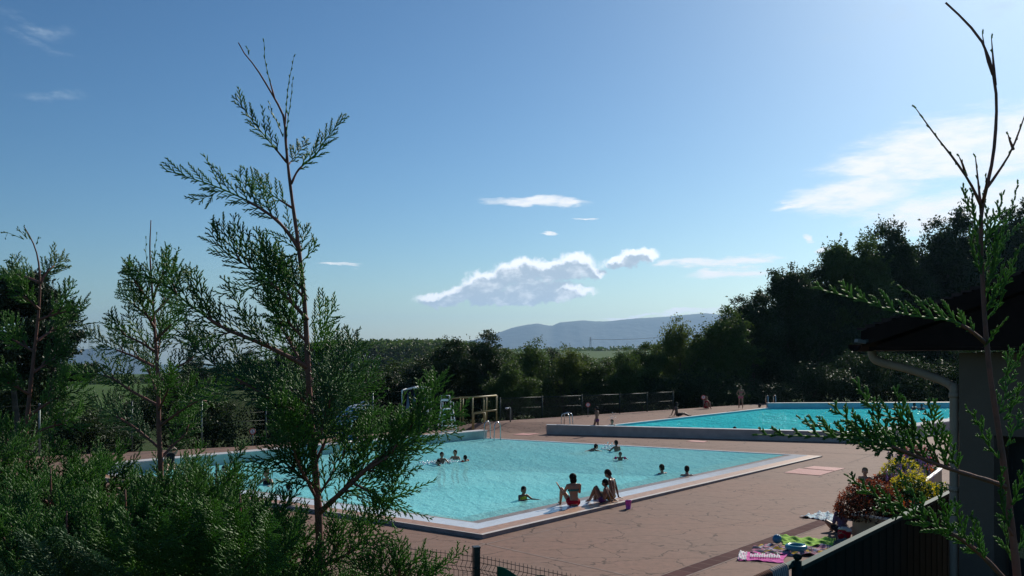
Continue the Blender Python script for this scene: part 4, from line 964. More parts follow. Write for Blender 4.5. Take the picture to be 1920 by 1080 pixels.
# lifeguard chair
p = gnd(838, 815, .3); o = empty('lifeguard_chair', (p.x, p.y, deck_z(p.x, p.y)), R(20), 'white ladder backed lifeguard chair left of the yellow frame', 'lifeguard chair'); h = 1.85
for sx in (-1, 1):
    for sy in (-1, 1):
        mb = MB(); mb.tube([(sx * .42, sy * .42, 0), (sx * .22, sy * .20, h * .78)], .028, 8); mb.build('leg', M['white'], o)
for k in range(6):
    z = .22 + .25 * k; f = z / (h * .78); mb = MB(); mb.bar((-.42 + .2 * f, -.42 + .22 * f, z), (.42 - .2 * f, -.42 + .22 * f, z), .07, .03); mb.build('step', M['white'], o)
mb = MB(); mb.box((0, 0, h * .79), (.5, .46, .04)); mb.build('seat', M['white'], o)
mb = MB(); mb.tube([(-.24, .2, h * .79), (-.20, .24, h + .20), (.20, .24, h + .20), (.24, .2, h * .79)], .022, 8); mb.bar((-.22, .22, h), (.22, .22, h), .02, .1); mb.build('backrest', M['white'], o)
mb = MB(); mb.tube([(-.25, -.2, h * .8), (-.25, -.2, h * .95), (-.25, .2, h * .95)], .02, 8); mb.tube([(.25, -.2, h * .8), (.25, -.2, h * .95), (.25, .2, h * .95)], .02, 8); mb.build('armrest', M['white'], o)
# yellow pipe frame
b0 = gnd(846, 806, .1); b1 = gnd(931, 801, .1); d0 = gnd(888, 809, .1)
def up(px, py, ref): return at(px, py, ref.y)
o = empty('goal_frame', gnd(888, 806, .1), 0, 'pale yellow pipe frame with a lower cross bar by the fence', 'pipe frame'); O = Vector(o.location)
posts = [(845, 747, 806), (863, 746, 804), (868, 746, 804), (886, 745, 806), (907, 743.5, 802), (912, 743, 801), (931, 741.5, 800)]
pp = []
for i, (px, t_, b_) in enumerate(posts):
    off = (-.5 if i % 2 else .5) * 1; g = gnd(px, b_, .1); T_ = at(px, t_, g.y); pp.append((g, T_)); mb = MB(); mb.tube([g - O, T_ - O], .035, 8); mb.build('post', M['yellow_paint'], o)
mb = MB(); mb.tube([p_[1] - O for p_ in (pp[0], pp[1], pp[3], pp[4], pp[6])], .045, 8); mb.build('top_bar', M['yellow_paint'], o)
mb = MB(); q = [at(px, py, pp[3][0].y) - O for px, py in ((887, 774.5), (909, 771.5), (931, 769))]; mb.tube(q, .04, 8); mb.build('cross_bar', M['yellow_paint'], o)
mb = MB(); q = [at(px, py, pp[3][0].y - 1.2) - O for px, py in ((888, 808), (888, 776), (909, 774), (909, 806))]; mb.tube(q, .04, 8); mb.build('front_hoop', M['yellow_paint'], o)
# black canopy frame (trampoline shelter) with hanging folds
p = gnd(780, 812, .3); o = empty('canopy_shelter', p, 0, 'black cloth shelter with a white arched rim and hanging folds', 'shelter'); O = p; D_ = p.y
q = [at(px, py, D_) - O for px, py in ((755, 812), (754, 732), (777, 727), (801, 729.5), (804, 812))]
mb = MB(); mb.tube(q[:1] + q[1:], .035, 8); back = [v + Vector((0, 1.6, 0)) for v in q]; mb.tube(back, .03, 8)
for a_, b_ in zip(q[1:4], back[1:4]): mb.tube([a_, b_], .025, 6)
mb.build('frame', M['white'], o)
mb = MB(); n = 60; vs = []
for i in range(n + 1):
    f = i / n; top_ = q[1].lerp(q[2], f * 2) if f < .5 else q[2].lerp(q[3], f * 2 - 1); w_ = math.sin(f * 4 * 2 * math.pi * 1.0) 
    vs += [top_ + Vector((0, .06, -.03)), top_ * 1 + Vector((0, .06 + .10 * w_, -1.0)), Vector((top_.x, .06 + .16 * w_, .05))]
mb.add(vs, [(3 * i + k, 3 * i + 3 + k, 3 * i + 4 + k, 3 * i + 1 + k) for i in range(n) for k in (0, 1)], 0, True)
mb.build('curtain', pm('black_cloth', (.012, .015, .020), .9, .4, 1.5, spec=.08), o)
for px in (765, 777, 789, 797):
    a_ = at(px, 733, D_) - O; mb = MB(); nn_ = 8; vs = [a_ + Vector((0, -.02, 0))] + [a_ + Vector((math.cos(k) * .12, -.06 + math.sin(k) * .05, -1.0)) for k in [math.pi * 2 * j / nn_ for j in range(nn_)]]
    mb.add(vs, [(0, 1 + k, 1 + (k + 1) % nn_) for k in range(nn_)], 0, True); mb.build('tie_cord', pm('grey_cloth', (.16, .20, .24), .7), o)
# striped canopy at the left
p = gnd(640, 832, .3); o = empty('striped_parasol', p, 0, 'blue and white striped parasol tilted beside the left deck', 'parasol'); O = p
apex = at(650, 762, p.y) - O; r_ = .85; tilt = Matrix.Rotation(R(-28), 3, 'Y') @ Matrix.Rotation(R(20), 3, 'X'); n = 32; vs = [apex]
for k in range(n): a = 2 * math.pi * k / n; vs.append(apex + tilt @ Vector((math.cos(a) * r_, math.sin(a) * r_, -.38 - .03 * math.cos(a * 4))))
mb = MB(); mb.add([vs[0]] + vs[1:], [], 0)
mb.f = [(0, 1 + k, 1 + (k + 1) % n) for k in range(n)]; mb.m = [(k // 2) % 2 for k in range(n)]; mb.s = [False] * n
so = mb.build('canopy', [M['white'], cloth('parasol_blue', (.06, .16, .34))], o).modifiers.new('s', 'SOLIDIFY'); so.thickness = .01
mb = MB(); mb.tube([apex, apex + tilt @ Vector((0, 0, -.6)), at(650, 826, p.y) - O], .022, 8); mb.build('pole', M['white'], o)
mb = MB(); mb.tube([(apex.x * 0 + (at(650, 830, p.y) - O).x, 0, .0), ((at(650, 830, p.y) - O).x, 0, .12)], .2, 16); mb.build('base', M['galv'], o)
def lump(px, py, z, w, h, col, name, label, cat, seed=0):
    g = gnd(px, py, z); g.z = z; rr = random.Random(seed); o = empty(name, g, 0, label, cat); mb = MB()
    for i in range(7): mb.ball((rr.uniform(-.4, .4) * w, rr.uniform(-.2, .2) * w, h * rr.uniform(.25, .6)), (w * .25, w * .2, h * .42))
    remesh(mb, 'fabric', col, o, .02, 2); mb = MB(); mb.tube([(-.2 * w, 0, h * .8), (-.1 * w, 0, h * 1.15), (.1 * w, 0, h * 1.15), (.2 * w, 0, h * .8)], .015, 6); mb.build('handle', M['wire'], o)
lump(655, 829, .3, .5, .32, cloth('blue_bag', (.03, .18, .35)), 'beach_bag', 'blue beach bag on the deck beside the parasol', 'bag', 2)
lump(668, 829, .3, .6, .2, c_blk, 'beach_bag', 'dark bag lying right of the blue one by the parasol', 'bag', 3)
# pillar shower by the fence, small white pool coping at far left
p = gnd(957, 799, .15); o = empty('outdoor_shower', p, 0, 'low grey foot shower standing before the chain link fence', 'shower'); mb = MB(); mb.tube([(0, 0, 0), (0, 0, .9), (-.05, -.05, .98), (-.15, -.1, .95)], .035, 8); mb.build('pipe', M['galv'], o); mb = MB(); mb.ball((-.18, -.12, .94), (.1, .08, .05)); mb.build('head', M['white'], o); mb = MB(); mb.box((0, 0, .03), (.7, .6, .06)); mb.build('base', M['kerb_grey'], o)
a = v2(gnd(60, 893)); b_ = v2(gnd(150, 884.5)); mb = MB(); dd = (b_ - a).normalized(); nn2 = Vector((-dd.y, dd.x)); mb.prism([a, b_, b_ + nn2 * .4, a + nn2 * .4], -.02, .18, 0); mb.prism([a + nn2 * .4, b_ + nn2 * .4, b_ + nn2 * 3.4, a + nn2 * 3.4], -.02, .10, 1)
tag(mb.build('paddling_pool', [M['tile_white'], M['pool_paint2']]), 'white kerb of a small paddling pool at the far left', 'paddling pool')
# bucket
g = gnd(1178, 954); o = empty('toy_bucket', g, 0, 'translucent pink toy bucket on the deck beside the pool rim', 'bucket'); bk = bpy.data.materials.new('pink_plastic'); bk.use_nodes = True; bb_ = bk.node_tree.nodes['Principled BSDF']; bb_.inputs['Base Color'].default_value = (.62, .10, .50, 1); bb_.inputs['Roughness'].default_value = .25; bb_.inputs['Alpha'].default_value = .8
mb = MB(); n = 20; prof = [(.062, .0), (.075, .12), (.086, .205), (.094, .21), (.094, .225), (.083, .225), (.072, .12), (.058, .012)]; vs = [Vector((math.cos(2 * math.pi * k / n) * r0, math.sin(2 * math.pi * k / n) * r0, z0)) for r0, z0 in prof for k in range(n)]
mb.add(vs, [(i * n + k, i * n + (k + 1) % n, (i + 1) * n + (k + 1) % n, (i + 1) * n + k) for i in range(len(prof) - 1) for k in range(n)] + [tuple(range(n))], 0, True); mb.build('pail', bk, o)
mb = MB(); mb.tube([(math.cos(a) * .092, -.10 * math.sin(a) - .0, .215 + .0 * a) for a in [math.pi * k / 12 for k in range(13)]], .005, 6); mb.build('handle', c_mag, o)
# towels on the deck
def towel(corners, mat, label, seed, amp=.022, nx_=44, ny_=26, name='beach_towel', z0=.012, extra=None):
    a, b2, c, d = [Vector((*v2(gnd(*p)), 0)) for p in corners]; rr = np.random.default_rng(seed); ph = rr.uniform(0, 6, 8); vs = []
    for j in range(ny_ + 1):
        for i in range(nx_ + 1):
            u, w = i / nx_, j / ny_; u2 = u + .03 * math.sin(w * 5 + ph[0]); w2 = w + .05 * math.sin(u * 6 + ph[1])
            p = a.lerp(b2, u2).lerp(d.lerp(c, u2), w2)
            z = abs(math.sin(u * 9 + w * 5 + ph[2]) * math.sin(w * 7 - u * 3 + ph[3])) ** 2 * amp * 1.6 + abs(math.sin(u * 19 + w * 11 + ph[4])) ** 4 * amp * .7
            vs.append((p.x, p.y, z0 + z))
    mb = MB(); mb.add(vs, [(j * (nx_ + 1) + i, j * (nx_ + 1) + i + 1, (j + 1) * (nx_ + 1) + i + 1, (j + 1) * (nx_ + 1) + i) for j in range(ny_) for i in range(nx_)], 0, True)
    me = None; o = mb.build(name, mat); tag(o, label, 'towel', 'beach towels on the deck')
    uv = o.data.uv_layers.new(name='UVMap'); 
    for pl in o.data.polygons:
        for li in pl.loop_indices:
            vi = o.data.loops[li].vertex_index; uv.data[li].uv = ((vi % (nx_ + 1)) / nx_, (vi // (nx_ + 1)) / ny_)
    so = o.modifiers.new('s', 'SOLIDIFY'); so.thickness = .006; return o
def towelmat(name, cols, scale, kind='noise', w=1):
    m = bpy.data.materials.new(name); m.use_nodes = True; t = NT(m.node_tree); b = t.n['Principled BSDF']; b.inputs['Roughness'].default_value = .9; b.inputs['Specular IOR Level'].default_value = .1
    uvn = t.new('ShaderNodeTexCoord').outputs['UV']
    if kind == 'noise': f = t.noise(uvn, scale, 2, .5, 1.2)
    elif kind == 'stripe': 
        wn = t.new('ShaderNodeTexWave', wave_type='BANDS'); t.l.new(uvn, wn.inputs[0]); wn.inputs['Scale'].default_value = scale; wn.inputs['Distortion'].default_value = .6; f = wn.outputs['Fac']
    r = t.new('ShaderNodeValToRGB'); r.color_ramp.interpolation = 'CONSTANT'; t.l.new(f, r.inputs[0])
    for i, (pos, c) in enumerate(cols):
        e = r.color_ramp.elements[i] if i < 2 else r.color_ramp.elements.new(pos); e.position = pos; e.color = tuple(c) + (1,)
    t.l.new(r.outputs[0], b.inputs['Base Color']); return m
towel([(1385, 1052), (1470, 1056), (1476, 1038), (1390, 1036)], towelmat('pink_towel', [(0, (.75, .16, .45)), (.62, (.68, .08, .36)), (.8, (.85, .4, .6))], 3), 'pink towel with white lettering, nearest of the laid out towels', 1, .012)
# illegible white lettering on the pink towel
mb = MB(); A_ = Vector((*v2(gnd(1408, 1048)), .055)); B_ = Vector((*v2(gnd(1462, 1050)), .055)); rr_ = random.Random(4); upv = Vector((*(v2(gnd(1408, 1040)) - v2(gnd(1408, 1048))), 0))
for k in range(9):
    A_.z = B_.z = .045; c = A_.lerp(B_, k / 8.5); x1 = (B_ - A_) * .06
    mb.bar(c, c + upv * rr_.uniform(.7, 1), .018, .004); mb.bar(c + upv * rr_.uniform(.2, .9), c + x1 + upv * rr_.uniform(.2, .9), .018, .004); mb.bar(c + x1, c + x1 + upv * rr_.uniform(.5, .9), .018, .004)
tag(mb.build('towel_lettering', M['white'], None), None); bpy.data.objects['towel_lettering'].parent = bpy.data.objects['beach_towel']
towel([(1383, 1051), (1400, 1052), (1401, 1037), (1386, 1036)], towelmat('white_cloth2', [(0, (.75, .72, .75)), (.6, (.6, .55, .62))], 2), 'white corner cloth at the left end of the pink towel', 7, .025, 16, 12)
towel([(1400, 1040), (1560, 1044), (1565, 1026), (1425, 1024)], towelmat('mixed_towel', [(0, (.55, .35, .04)), (.38, (.04, .06, .10)), (.48, (.50, .20, .28)), (.56, (.45, .47, .52)), (.66, (.03, .05, .12))], 6), 'crumpled multicoloured towel under the blue swim ring', 2, .03)
towel([(1466, 1025), (1560, 1027), (1572, 1014), (1462, 1006)], towelmat('green_towel', [(0, (.22, .42, .05)), (.34, (.36, .60, .10)), (.5, (.24, .48, .07)), (.58, (.02, .05, .02)), (.62, (.33, .55, .10))], 5), 'lime green towel with dark leaf print, behind the swim ring', 3, .032)
towel([(1502, 970), (1562, 980), (1580, 970), (1540, 961)], towelmat('blue_towel', [(0, (.25, .55, .65)), (.40, (.70, .78, .80)), (.52, (.06, .06, .10)), (.57, (.65, .75, .8)), (.68, (.55, .12, .2))], 5), 'pale blue and white printed towel beside the person in mauve', 5, .03)
g = gnd(1457, 1021); o = empty('beach_ball', (g.x, g.y, .02), 0, 'blue ball at the left end of the lime green towel', 'ball'); mb = MB(); mb.ball((0, 0, .10), .10, seg=24, rings=16); mb.build('shell', pm('ball_blue', (.03, .20, .36), .4, .15, 5), o); mb = MB(); mb.ball((0.03, -.02, .198), (.014, .014, .006)); mb.build('valve', M['white'], o)
g = gnd(1490, 1036); o = empty('swim_ring', (g.x + .03, g.y, .06), 0, 'teal blue inflatable swim ring lying on the towels', 'swim ring'); mb = MB(); n = 36; m_ = 14; vs = []
for i in range(n):
    a = 2 * math.pi * i / n
    for k in range(m_): c = 2 * math.pi * k / m_; r0 = .175 + .055 * math.cos(c); vs.append((r0 * math.cos(a), r0 * math.sin(a), .055 + .055 * math.sin(c)))
mb.add(vs, [(i * m_ + k, ((i + 1) % n) * m_ + k, ((i + 1) % n) * m_ + (k + 1) % m_, i * m_ + (k + 1) % m_) for i in range(n) for k in range(m_)], 0, True); mb.build('tube', pm('ring_teal', (.03, .26, .34), .25, .1, 5), o); mb = MB(); mb.tube([(.175, 0, .1), (.175, 0, .13)], .012, 8); mb.build('valve', M['white'], o)
g = gnd(1583, 1012); o = empty('beach_bag', (g.x, g.y, 0), 0, 'red bag with a white top edge in front of the person in mauve', 'bag'); mb = MB()
for i in range(5): mb.ball((-.08 + .04 * i, 0, .13), (.07, .06, .13))
remesh(mb, 'pouch', c_red, o, .012, 2); mb = MB(); mb.ball((0, 0, .25), (.15, .07, .04)); mb.ball((.09, -.03, .21), (.08, .06, .03)); remesh(mb, 'white_lining', c_wht, o, .012, 1); mb = MB(); mb.tube([(-.1, 0, .2), (-.08, -.05, .34), (.06, -.05, .34), (.1, 0, .2)], .008, 6); mb.build('handle', M['wire'], o)
g = gnd(1576, 1030); o = empty('shopping_bag', (g.x, g.y, 0), 0, 'dark grey bag with looped handles at the end of the green towel', 'bag'); mb = MB(); mb.ball((0, 0, .1), (.16, .1, .12)); mb.ball((.1, 0, .1), (.12, .1, .14)); remesh(mb, 'pouch', cloth('grey_green', (.10, .13, .13)), o, .015, 2)
for s_ in (-.05, .05): mb = MB(); mb.tube([(-.12, s_, .15), (-.10, s_, .3), (0, s_, .36), (.1, s_, .3), (.12, s_, .15)], .008, 6); mb.build('handle', M['wire'], o)
# ------------------------------------------------------------------ near fence of welded mesh
M['fence_dark'] = pm('fence_dark', (.022, .030, .034), .45, .3, 20)
FT = 2.26
fa = at(590, 1014, 9.7); fb = at(893, 1046, 8.8); fc = at(1215, 1112, 7.5); f0 = at(250, 985, 10.9)
def mesh_fence(pts, ztop, h, label):
    o = empty('wire_panel_fence', (pts[0].x, pts[0].y, ztop - h), 0, label, 'fence'); O = Vector(o.location)
    for a, b in zip(pts, pts[1:]):
        L = (b - a).length; d = (b - a) / L; n = Vector((d.y, -d.x, 0)); mb = MB(); k = int(L / .05)
        def P(f, z, off): q = a.lerp(b, f); return Vector((q.x, q.y, ztop + z)) + n * off - O
        prof = [(.03, 0), (-.05, 0), (-.10, .045), (-.15, 0), (-.70, 0), (-.75, .045), (-.80, 0), (-h + .1, 0)]
        for i in range(k + 1): mb.tube([P(i / k, z, of) for z, of in prof], .0028, 5)
        for z, of in ((0, 0), (-.05, 0), (-.10, .045), (-.15, 0), (-.42, 0), (-.70, 0), (-.75, .045), (-.80, 0), (-1.1, 0)): mb.tube([P(0, z, of - .004), P(1, z, of - .004)], .0032, 5)
        mb.build('wire_panel', M['fence_dark'], o)
    for p in pts:
        mb = MB(); q = Vector((p.x, p.y, ztop)) - O; mb.box(q + Vector((0, 0, -h / 2 + .04)), (.06, .075, h + .10), rz=.3); mb.box(q + Vector((0, 0, .095)), (.068, .083, .014), rz=.3); mb.build('post', M['fence_dark'], o)
    return o
pts_f = [Vector((p.x, p.y, 0)) for p in (f0, fa, fb, fc)]
pts_f[1] = pts_f[0].lerp(pts_f[2], .5)
mesh_fence(pts_f, FT, 1.7, 'dark welded wire panel fence with folded ribs in front of the near deck')
# green cloth on the fence
a = at(932, 1064, 8.55); b = at(1050, 1088, 8.1); mb = MB(); n = 40; vs = []
for i in range(n + 1):
    f = i / n; q = a.lerp(b, f); w = .02 * math.sin(f * 23) + .015 * math.sin(f * 51)
    for j, z in enumerate((-.0, -.02, -.2, -.45)): vs.append((q.x + .0, q.y - .06 + w * j * .5, q.z + z + (.03 * math.sin(f * 9 + 1) if j < 2 else 0)))
mb.add(vs, [(4 * i + k, 4 * i + 4 + k, 4 * i + 5 + k, 4 * i + 1 + k) for i in range(n) for k in range(3)], 0, True)
o = mb.build('hanging_cloth', cloth('green_cloth', (.01, .10, .06))); tag(o, 'dark green cloth hung on the wire panel fence right of its post', 'cloth'); o.modifiers.new('s', 'SOLIDIFY').thickness = .008
# lower right: dark green barrier with top rail
M['barrier'] = pm('barrier_green', (.006, .028, .026), .7, .2, 4, spec=.10); M['barrier_top'] = pm('barrier_top', (.016, .075, .07), .7, .25, 6, spec=.2)
ra = at(1498, 1064, 7.4); rb = at(1700, 971, 10.6); 
rb.z = ra.z = 2.50; rbx = Vector((730 / F * 9.6, 9.6, 2.5)); d = (rbx - ra).normalized(); rbx = rbx + d * 3.2
o = empty('screen_fence', (ra.x, ra.y, .6), 0, 'dark green board screen with a lighter top rail at the lower right', 'fence'); O = Vector(o.location)
nrm = Vector((d.y, -d.x, 0)); mb = MB(); L = (rbx - ra).length; k = int(L / .12)
for i in range(k):
    c = ra + d * (i + .5) * L / k; mb.box(Vector((c.x, c.y, 1.56)) + nrm * (.004 if i % 2 else 0) - O, (.128, .018, 1.84), rz=math.atan2(d.y, d.x))
mb.build('boards', M['barrier'], o); mb = MB(); mb.bar(ra - O + Vector((0, 0, .0)), rbx - O, .065, .035); mb.build('top_rail', M['barrier_top'], o)
mb = MB(); q = ra - d * .03 - O; mb.tube([(q.x, q.y, 0), (q.x, q.y, q.z + .06)], .034, 12); mb.ball((q.x, q.y, q.z + .09), (.036, .036, .03)); mb.ball((q.x - .05, q.y - .01, q.z + .03), .028); mb.build('post', M['barrier'], o)
# gate rail left of the post with the towel over it
rl0 = ra + Vector((-.03, 0, .035)); rl1 = at(1395, 1098, 7.0); o = empty('gate', (rl1.x, rl1.y, .7), 0, 'green tubular gate rail left of the screen post', 'gate'); O = Vector(o.location)
mb = MB(); mb.tube([rl0 - O, rl1 - O], .03, 10); mb.build('top_rail', M['barrier_top'], o); mb = MB(); mb.tube([rl1 - O, Vector((rl1.x, rl1.y, .7)) - O], .028, 10); mb.build('post', M['barrier'], o)
mb = MB(); 
for i in range(9): q = rl0.lerp(rl1, (i + .5) / 9) - O; mb.tube([q, Vector((q.x, q.y, .1))], .009, 6)
mb.build('bars', M['barrier'], o)
def drape(f0, f1, mat, label, seed):
    mb = MB(); vs = []; n = 26; m_ = 18; dd = (rl1 - rl0); nn = Vector((dd.y, -dd.x, 0)).normalized()
    for i in range(n + 1):
        f = f0 + (f1 - f0) * i / n; c = rl0 + dd * f
        for j in range(m_ + 1):
            t_ = j / m_; 
            if t_ < .4: off = .042; z = -.55 * (1 - t_ / .4)
            elif t_ < .6: a = (t_ - .4) / .2 * math.pi; off = .042 * math.cos(a); z = .042 * math.sin(a)
            else: off = -.042; z = -.5 * (t_ - .6) / .4
            w = .012 * math.sin(i * 1.3 + seed) * (abs(z) * 3)
            vs.append(c + nn * (off + w * (1 if off > 0 else -1)) + Vector((0, 0, z)))
    mb.add(vs, [(i * (m_ + 1) + j, (i + 1) * (m_ + 1) + j, (i + 1) * (m_ + 1) + j + 1, i * (m_ + 1) + j + 1) for i in range(n) for j in range(m_)], 0, True)
    o = mb.build('hanging_towel', mat); tag(o, label, 'towel'); o.modifiers.new('s', 'SOLIDIFY').thickness = .006
    uv = o.data.uv_layers.new(name='UVMap')
    for pl in o.data.polygons:
        for li in pl.loop_indices: vi = o.data.loops[li].vertex_index; uv.data[li].uv = ((vi // (m_ + 1)) / n, (vi % (m_ + 1)) / m_)
drape(.22, .52, towelmat('grey_stripe', [(0, (.42, .40, .38)), (.55, (.16, .15, .15))], 2.5, 'stripe'), 'grey and white striped towel over the green gate rail', 1)
drape(.53, .95, towelmat('brown_stripe', [(0, (.20, .08, .05)), (.5, (.05, .03, .03))], 4, 'stripe'), 'brown striped towel over the green gate rail', 2)

# ------------------------------------------------------------------ building at the right
M['render_wall'] = pm('render_wall', (.17, .115, .082), .9, .15, 1.2, .3, 60)
M['roof_dark'] = pm('roof_wood', (.022, .012, .010), .85, .4, 5, .3, 20, spec=.15); M['tile_roof'] = pm('roof_tiles', (.06, .035, .03), .9, .4, 6, .5, 14)
M['pipe'] = pm('downpipe', (.38, .27, .20), .6, .12, 6, spec=.2)
def resamp(P, k=5):
    E = [P[0] * 2 - P[1]] + P + [P[-1] * 2 - P[-2]]; out = []
    for i in range(1, len(E) - 2):
        a, b, c, d = E[i - 1:i + 3]
        for j in range(k): t_ = j / k; out.append(.5 * (2 * b + (c - a) * t_ + (2 * a - 5 * b + 4 * c - d) * t_ ** 2 + (3 * b - a - 3 * c + d) * t_ ** 3))
    return out + [P[-1]]
D = 9.0; x0 = (1798 - 960) / F * D; o = empty('pool_house', (x0, D, .4), R(-43), 'dark pool house with overhanging roof at the right edge', 'building'); O = Vector(o.location)
ztop = HC - (650 - 650) / F * D - .02
def bx(mb, x0_, x1_, y0_, y1_, z0_, z1_, mi=0): mb.box(Vector(((x0_ + x1_) / 2, (y0_ + y1_) / 2, (z0_ + z1_) / 2)) - O, (x1_ - x0_, y1_ - y0_, z1_ - z0_), mi=mi)
xo0 = (1858 - 960) / F * D
mb = MB(); bx(mb, x0, xo0, D, D + .3, .2, ztop - .04); bx(mb, xo0, x0 + 6, D, D + .3, 3.44, ztop - .04); bx(mb, xo0 + 1.3, x0 + 6, D, D + .3, .2, 3.44); bx(mb, x0, x0 + .3, D + .3, D + 6, .2, ztop - .04); bx(mb, x0 + .3, x0 + 6, D + 5.7, D + 6, .2, ztop - .04)
mb.build('wall', M['render_wall'], o)
mb = MB(); bx(mb, xo0, xo0 + 1.3, D + .5, D + .54, .3, 3.44); dr = mb.build('door', pm('door_dark', (.02, .02, .022), .5, .3, 3), o); mb = MB(); bx(mb, xo0 + .19, xo0 + .85, D + .47, D + .498, 2.86, 3.30); mb.build('pane', pm('pane_light', (.30, .36, .38), .2, .15, 3), dr); mb = MB(); bx(mb, xo0 + .1, xo0 + .16, D + .42, D + .49, 2.2, 2.35); mb.build('handle', M['steel'], dr)
# roof: eave on the left, rising to the right
BI = Matrix.Rotation(R(43), 3, 'Z'); xe = x0 - .85; ze = 4.30; sl = math.tan(R(19)); 
mb = MB(); th = .16
for y0_, y1_ in ((D - .32, D + 6.6),):
    xr = x0 + 3.0
    pr = [(xe, ze), (xr, ze + (xr - xe) * sl), (xr, ze + (xr - xe) * sl + th), (xe, ze + th)]
    vs = [Vector((x_, y_, z_)) - O for y_ in (y0_, y1_) for x_, z_ in pr]; mb.add(vs, [(0, 1, 2, 3), (7, 6, 5, 4), (0, 4, 5, 1), (1, 5, 6, 2), (2, 6, 7, 3), (3, 7, 4, 0)], 0)
    xr2 = xr + 3.4; pr = [(xr + .001, ze + (xr - xe) * sl), (xr2, ze + (xr - xe) * sl - 3.4 * sl), (xr2, ze + (xr - xe) * sl - 3.4 * sl + th), (xr + .001, ze + (xr - xe) * sl + th)]
    vs = [Vector((x_, y_, z_)) - O for y_ in (y0_, y1_) for x_, z_ in pr]; mb.add(vs, [(0, 1, 2, 3), (7, 6, 5, 4), (0, 4, 5, 1), (1, 5, 6, 2), (2, 6, 7, 3), (3, 7, 4, 0)], 0)
rf = mb.build('roof', M['roof_dark'], o)
mb = MB()
for i in range(46):
    f = (i + .5) / 46; x_ = xe + (x0 + 3.0 - xe) * f; z_ = ze + (x_ - xe) * sl + th + .02
    for j in range(24): y_ = D - .30 + j * .29; mb.bar(Vector((x_ - .04, y_, z_ - .01)) - O, Vector((x_ - .04, y_ + .28, z_ - .01)) - O, .10, .02 + .015 * ((i + j) % 2))
mb.build('roof_tiles', M['tile_roof'], rf)
mb = MB()
mb.box(Vector(((xe + .05 + x0) / 2, D + 3.1, ze - .02)) - O, (x0 - xe - .06, 6.7, .03)); mb.box(Vector(((x0 + 3), D - .16, ze - .02)) - O, (6.0, .30, .03)); mb.build('soffit', M['roof_dark'], rf)
gx_, gz_ = xe - .06, ze + .02
mb = MB(); n = 9; vs = []
for y_ in (D - .34, D + 6.6):
    for k in range(n): a = math.pi + math.pi * k / (n - 1); vs.append(Vector((gx_ + .065 * math.cos(a), y_, gz_ + .065 * math.sin(a))) - O)
mb.add(vs, [(k, k + 1, n + k + 1, n + k) for k in range(n - 1)] + [tuple(range(n))], 0, True); g_ = mb.build('gutter', M['roof_dark'], o); g_.modifiers.new('s', 'SOLIDIFY').thickness = .006
# gable wall triangle
mb = MB(); z1 = ze + (x0 - xe) * sl; xr = x0 + 3.0; mb.add([Vector(v) - O for v in ((xe + .1, D - .26, ze), (x0 + 6, D - .26, ze), (xr, D - .26, ze + (xr - xe) * sl - .01), (xe + .1, D - .2, ze), (x0 + 6, D - .2, ze), (xr, D - .2, ze + (xr - xe) * sl - .01))], [(0, 1, 2), (5, 4, 3), (0, 3, 4, 1), (1, 4, 5, 2), (2, 5, 3, 0)], 0); mb.build('gable', M['roof_dark'], o)
# downpipe: from the gutter back to the wall corner and down
Q_ = lambda x_, y_, z_: Vector((x_ - x0, y_ - D, z_ - .4))
pd = [Q_(xe - .06, D + .12, ze - .02), Q_(xe - .05, D + .12, ze - .10), Q_(xe + .02, D + .12, ze - .16), Q_(xe + .35, D + .11, ze - .24), Q_(x0 - .20, D + .10, ze - .34), Q_(x0 - .085, D + .09, ze - .41), Q_(x0 - .06, D + .06, ze - .50), Q_(x0 - .06, D + .05, ze - .65), Q_(x0 - .06, D + .05, .5)]
mb = MB(); mb.tube(resamp(pd), .043, 14); dp = mb.build('downpipe', M['pipe'], o); mb = MB()
for z_ in (3.84, 2.9): q = Q_(x0 - .06, D + .05, z_); mb.tube([q, q - Vector((0, 0, .05))], .05, 14)
mb.build('pipe_collar', M['pipe'], dp)
# floodlight at the roof corner
q = at(1613, 640, 9.3); o = empty('floodlight', q, 0, 'small grey floodlight sticking out from the roof corner', 'lamp'); mb = MB(); mb.box((0, 0, 0), (.085, .10, .035), M=Matrix.Rotation(R(12), 4, 'Y')); mb.build('housing', pm('lamp_grey', (.10, .11, .11), .6), o); mb = MB(); mb.bar((.04, 0, 0), (.16, .02, .02), .03, .03); mb.build('bracket', M['wire'], o)

# ------------------------------------------------------------------ planters with flowers
M['planter'] = pm('planter_beige', (.46, .33, .20), .8, .2, 3, .2, 60); M['soil'] = pm('soil', (.03, .02, .014), .95, .3, 20)
def planter(a, b, w, h, label):
    d = (b - a); L = d.length; dd = Vector((d.x, d.y, 0)).normalized(); nn = Vector((-dd.y, dd.x, 0)); o = empty('planter', (a.x, a.y, 0), math.atan2(dd.y, dd.x), label, 'planter', 'flower planters'); mb = MB()
    for x0_, x1_, y0_, y1_ in ((0, L, 0, .06), (0, L, w - .06, w), (0, .06, .06, w - .06), (L - .06, L, .06, w - .06)): mb.box(((x0_ + x1_) / 2, (y0_ + y1_) / 2, h / 2 - .02), (x1_ - x0_, y1_ - y0_, h + .04))
    mb.build('box', M['planter'], o); mb = MB()
    for x0_, x1_, y0_, y1_ in ((-.02, L + .02, -.02, .08), (-.02, L + .02, w - .08, w + .02), (-.02, .08, .08, w - .08), (L - .08, L + .02, .08, w - .08)): mb.box(((x0_ + x1_) / 2, (y0_ + y1_) / 2, h + .022), (x1_ - x0_, y1_ - y0_, .04))
    mb.build('rim', M['coping'], o); mb = MB(); mb.box((L / 2, w / 2, h - .06), (L - .122, w - .122, .08)); mb.build('soil', M['soil'], o); return o
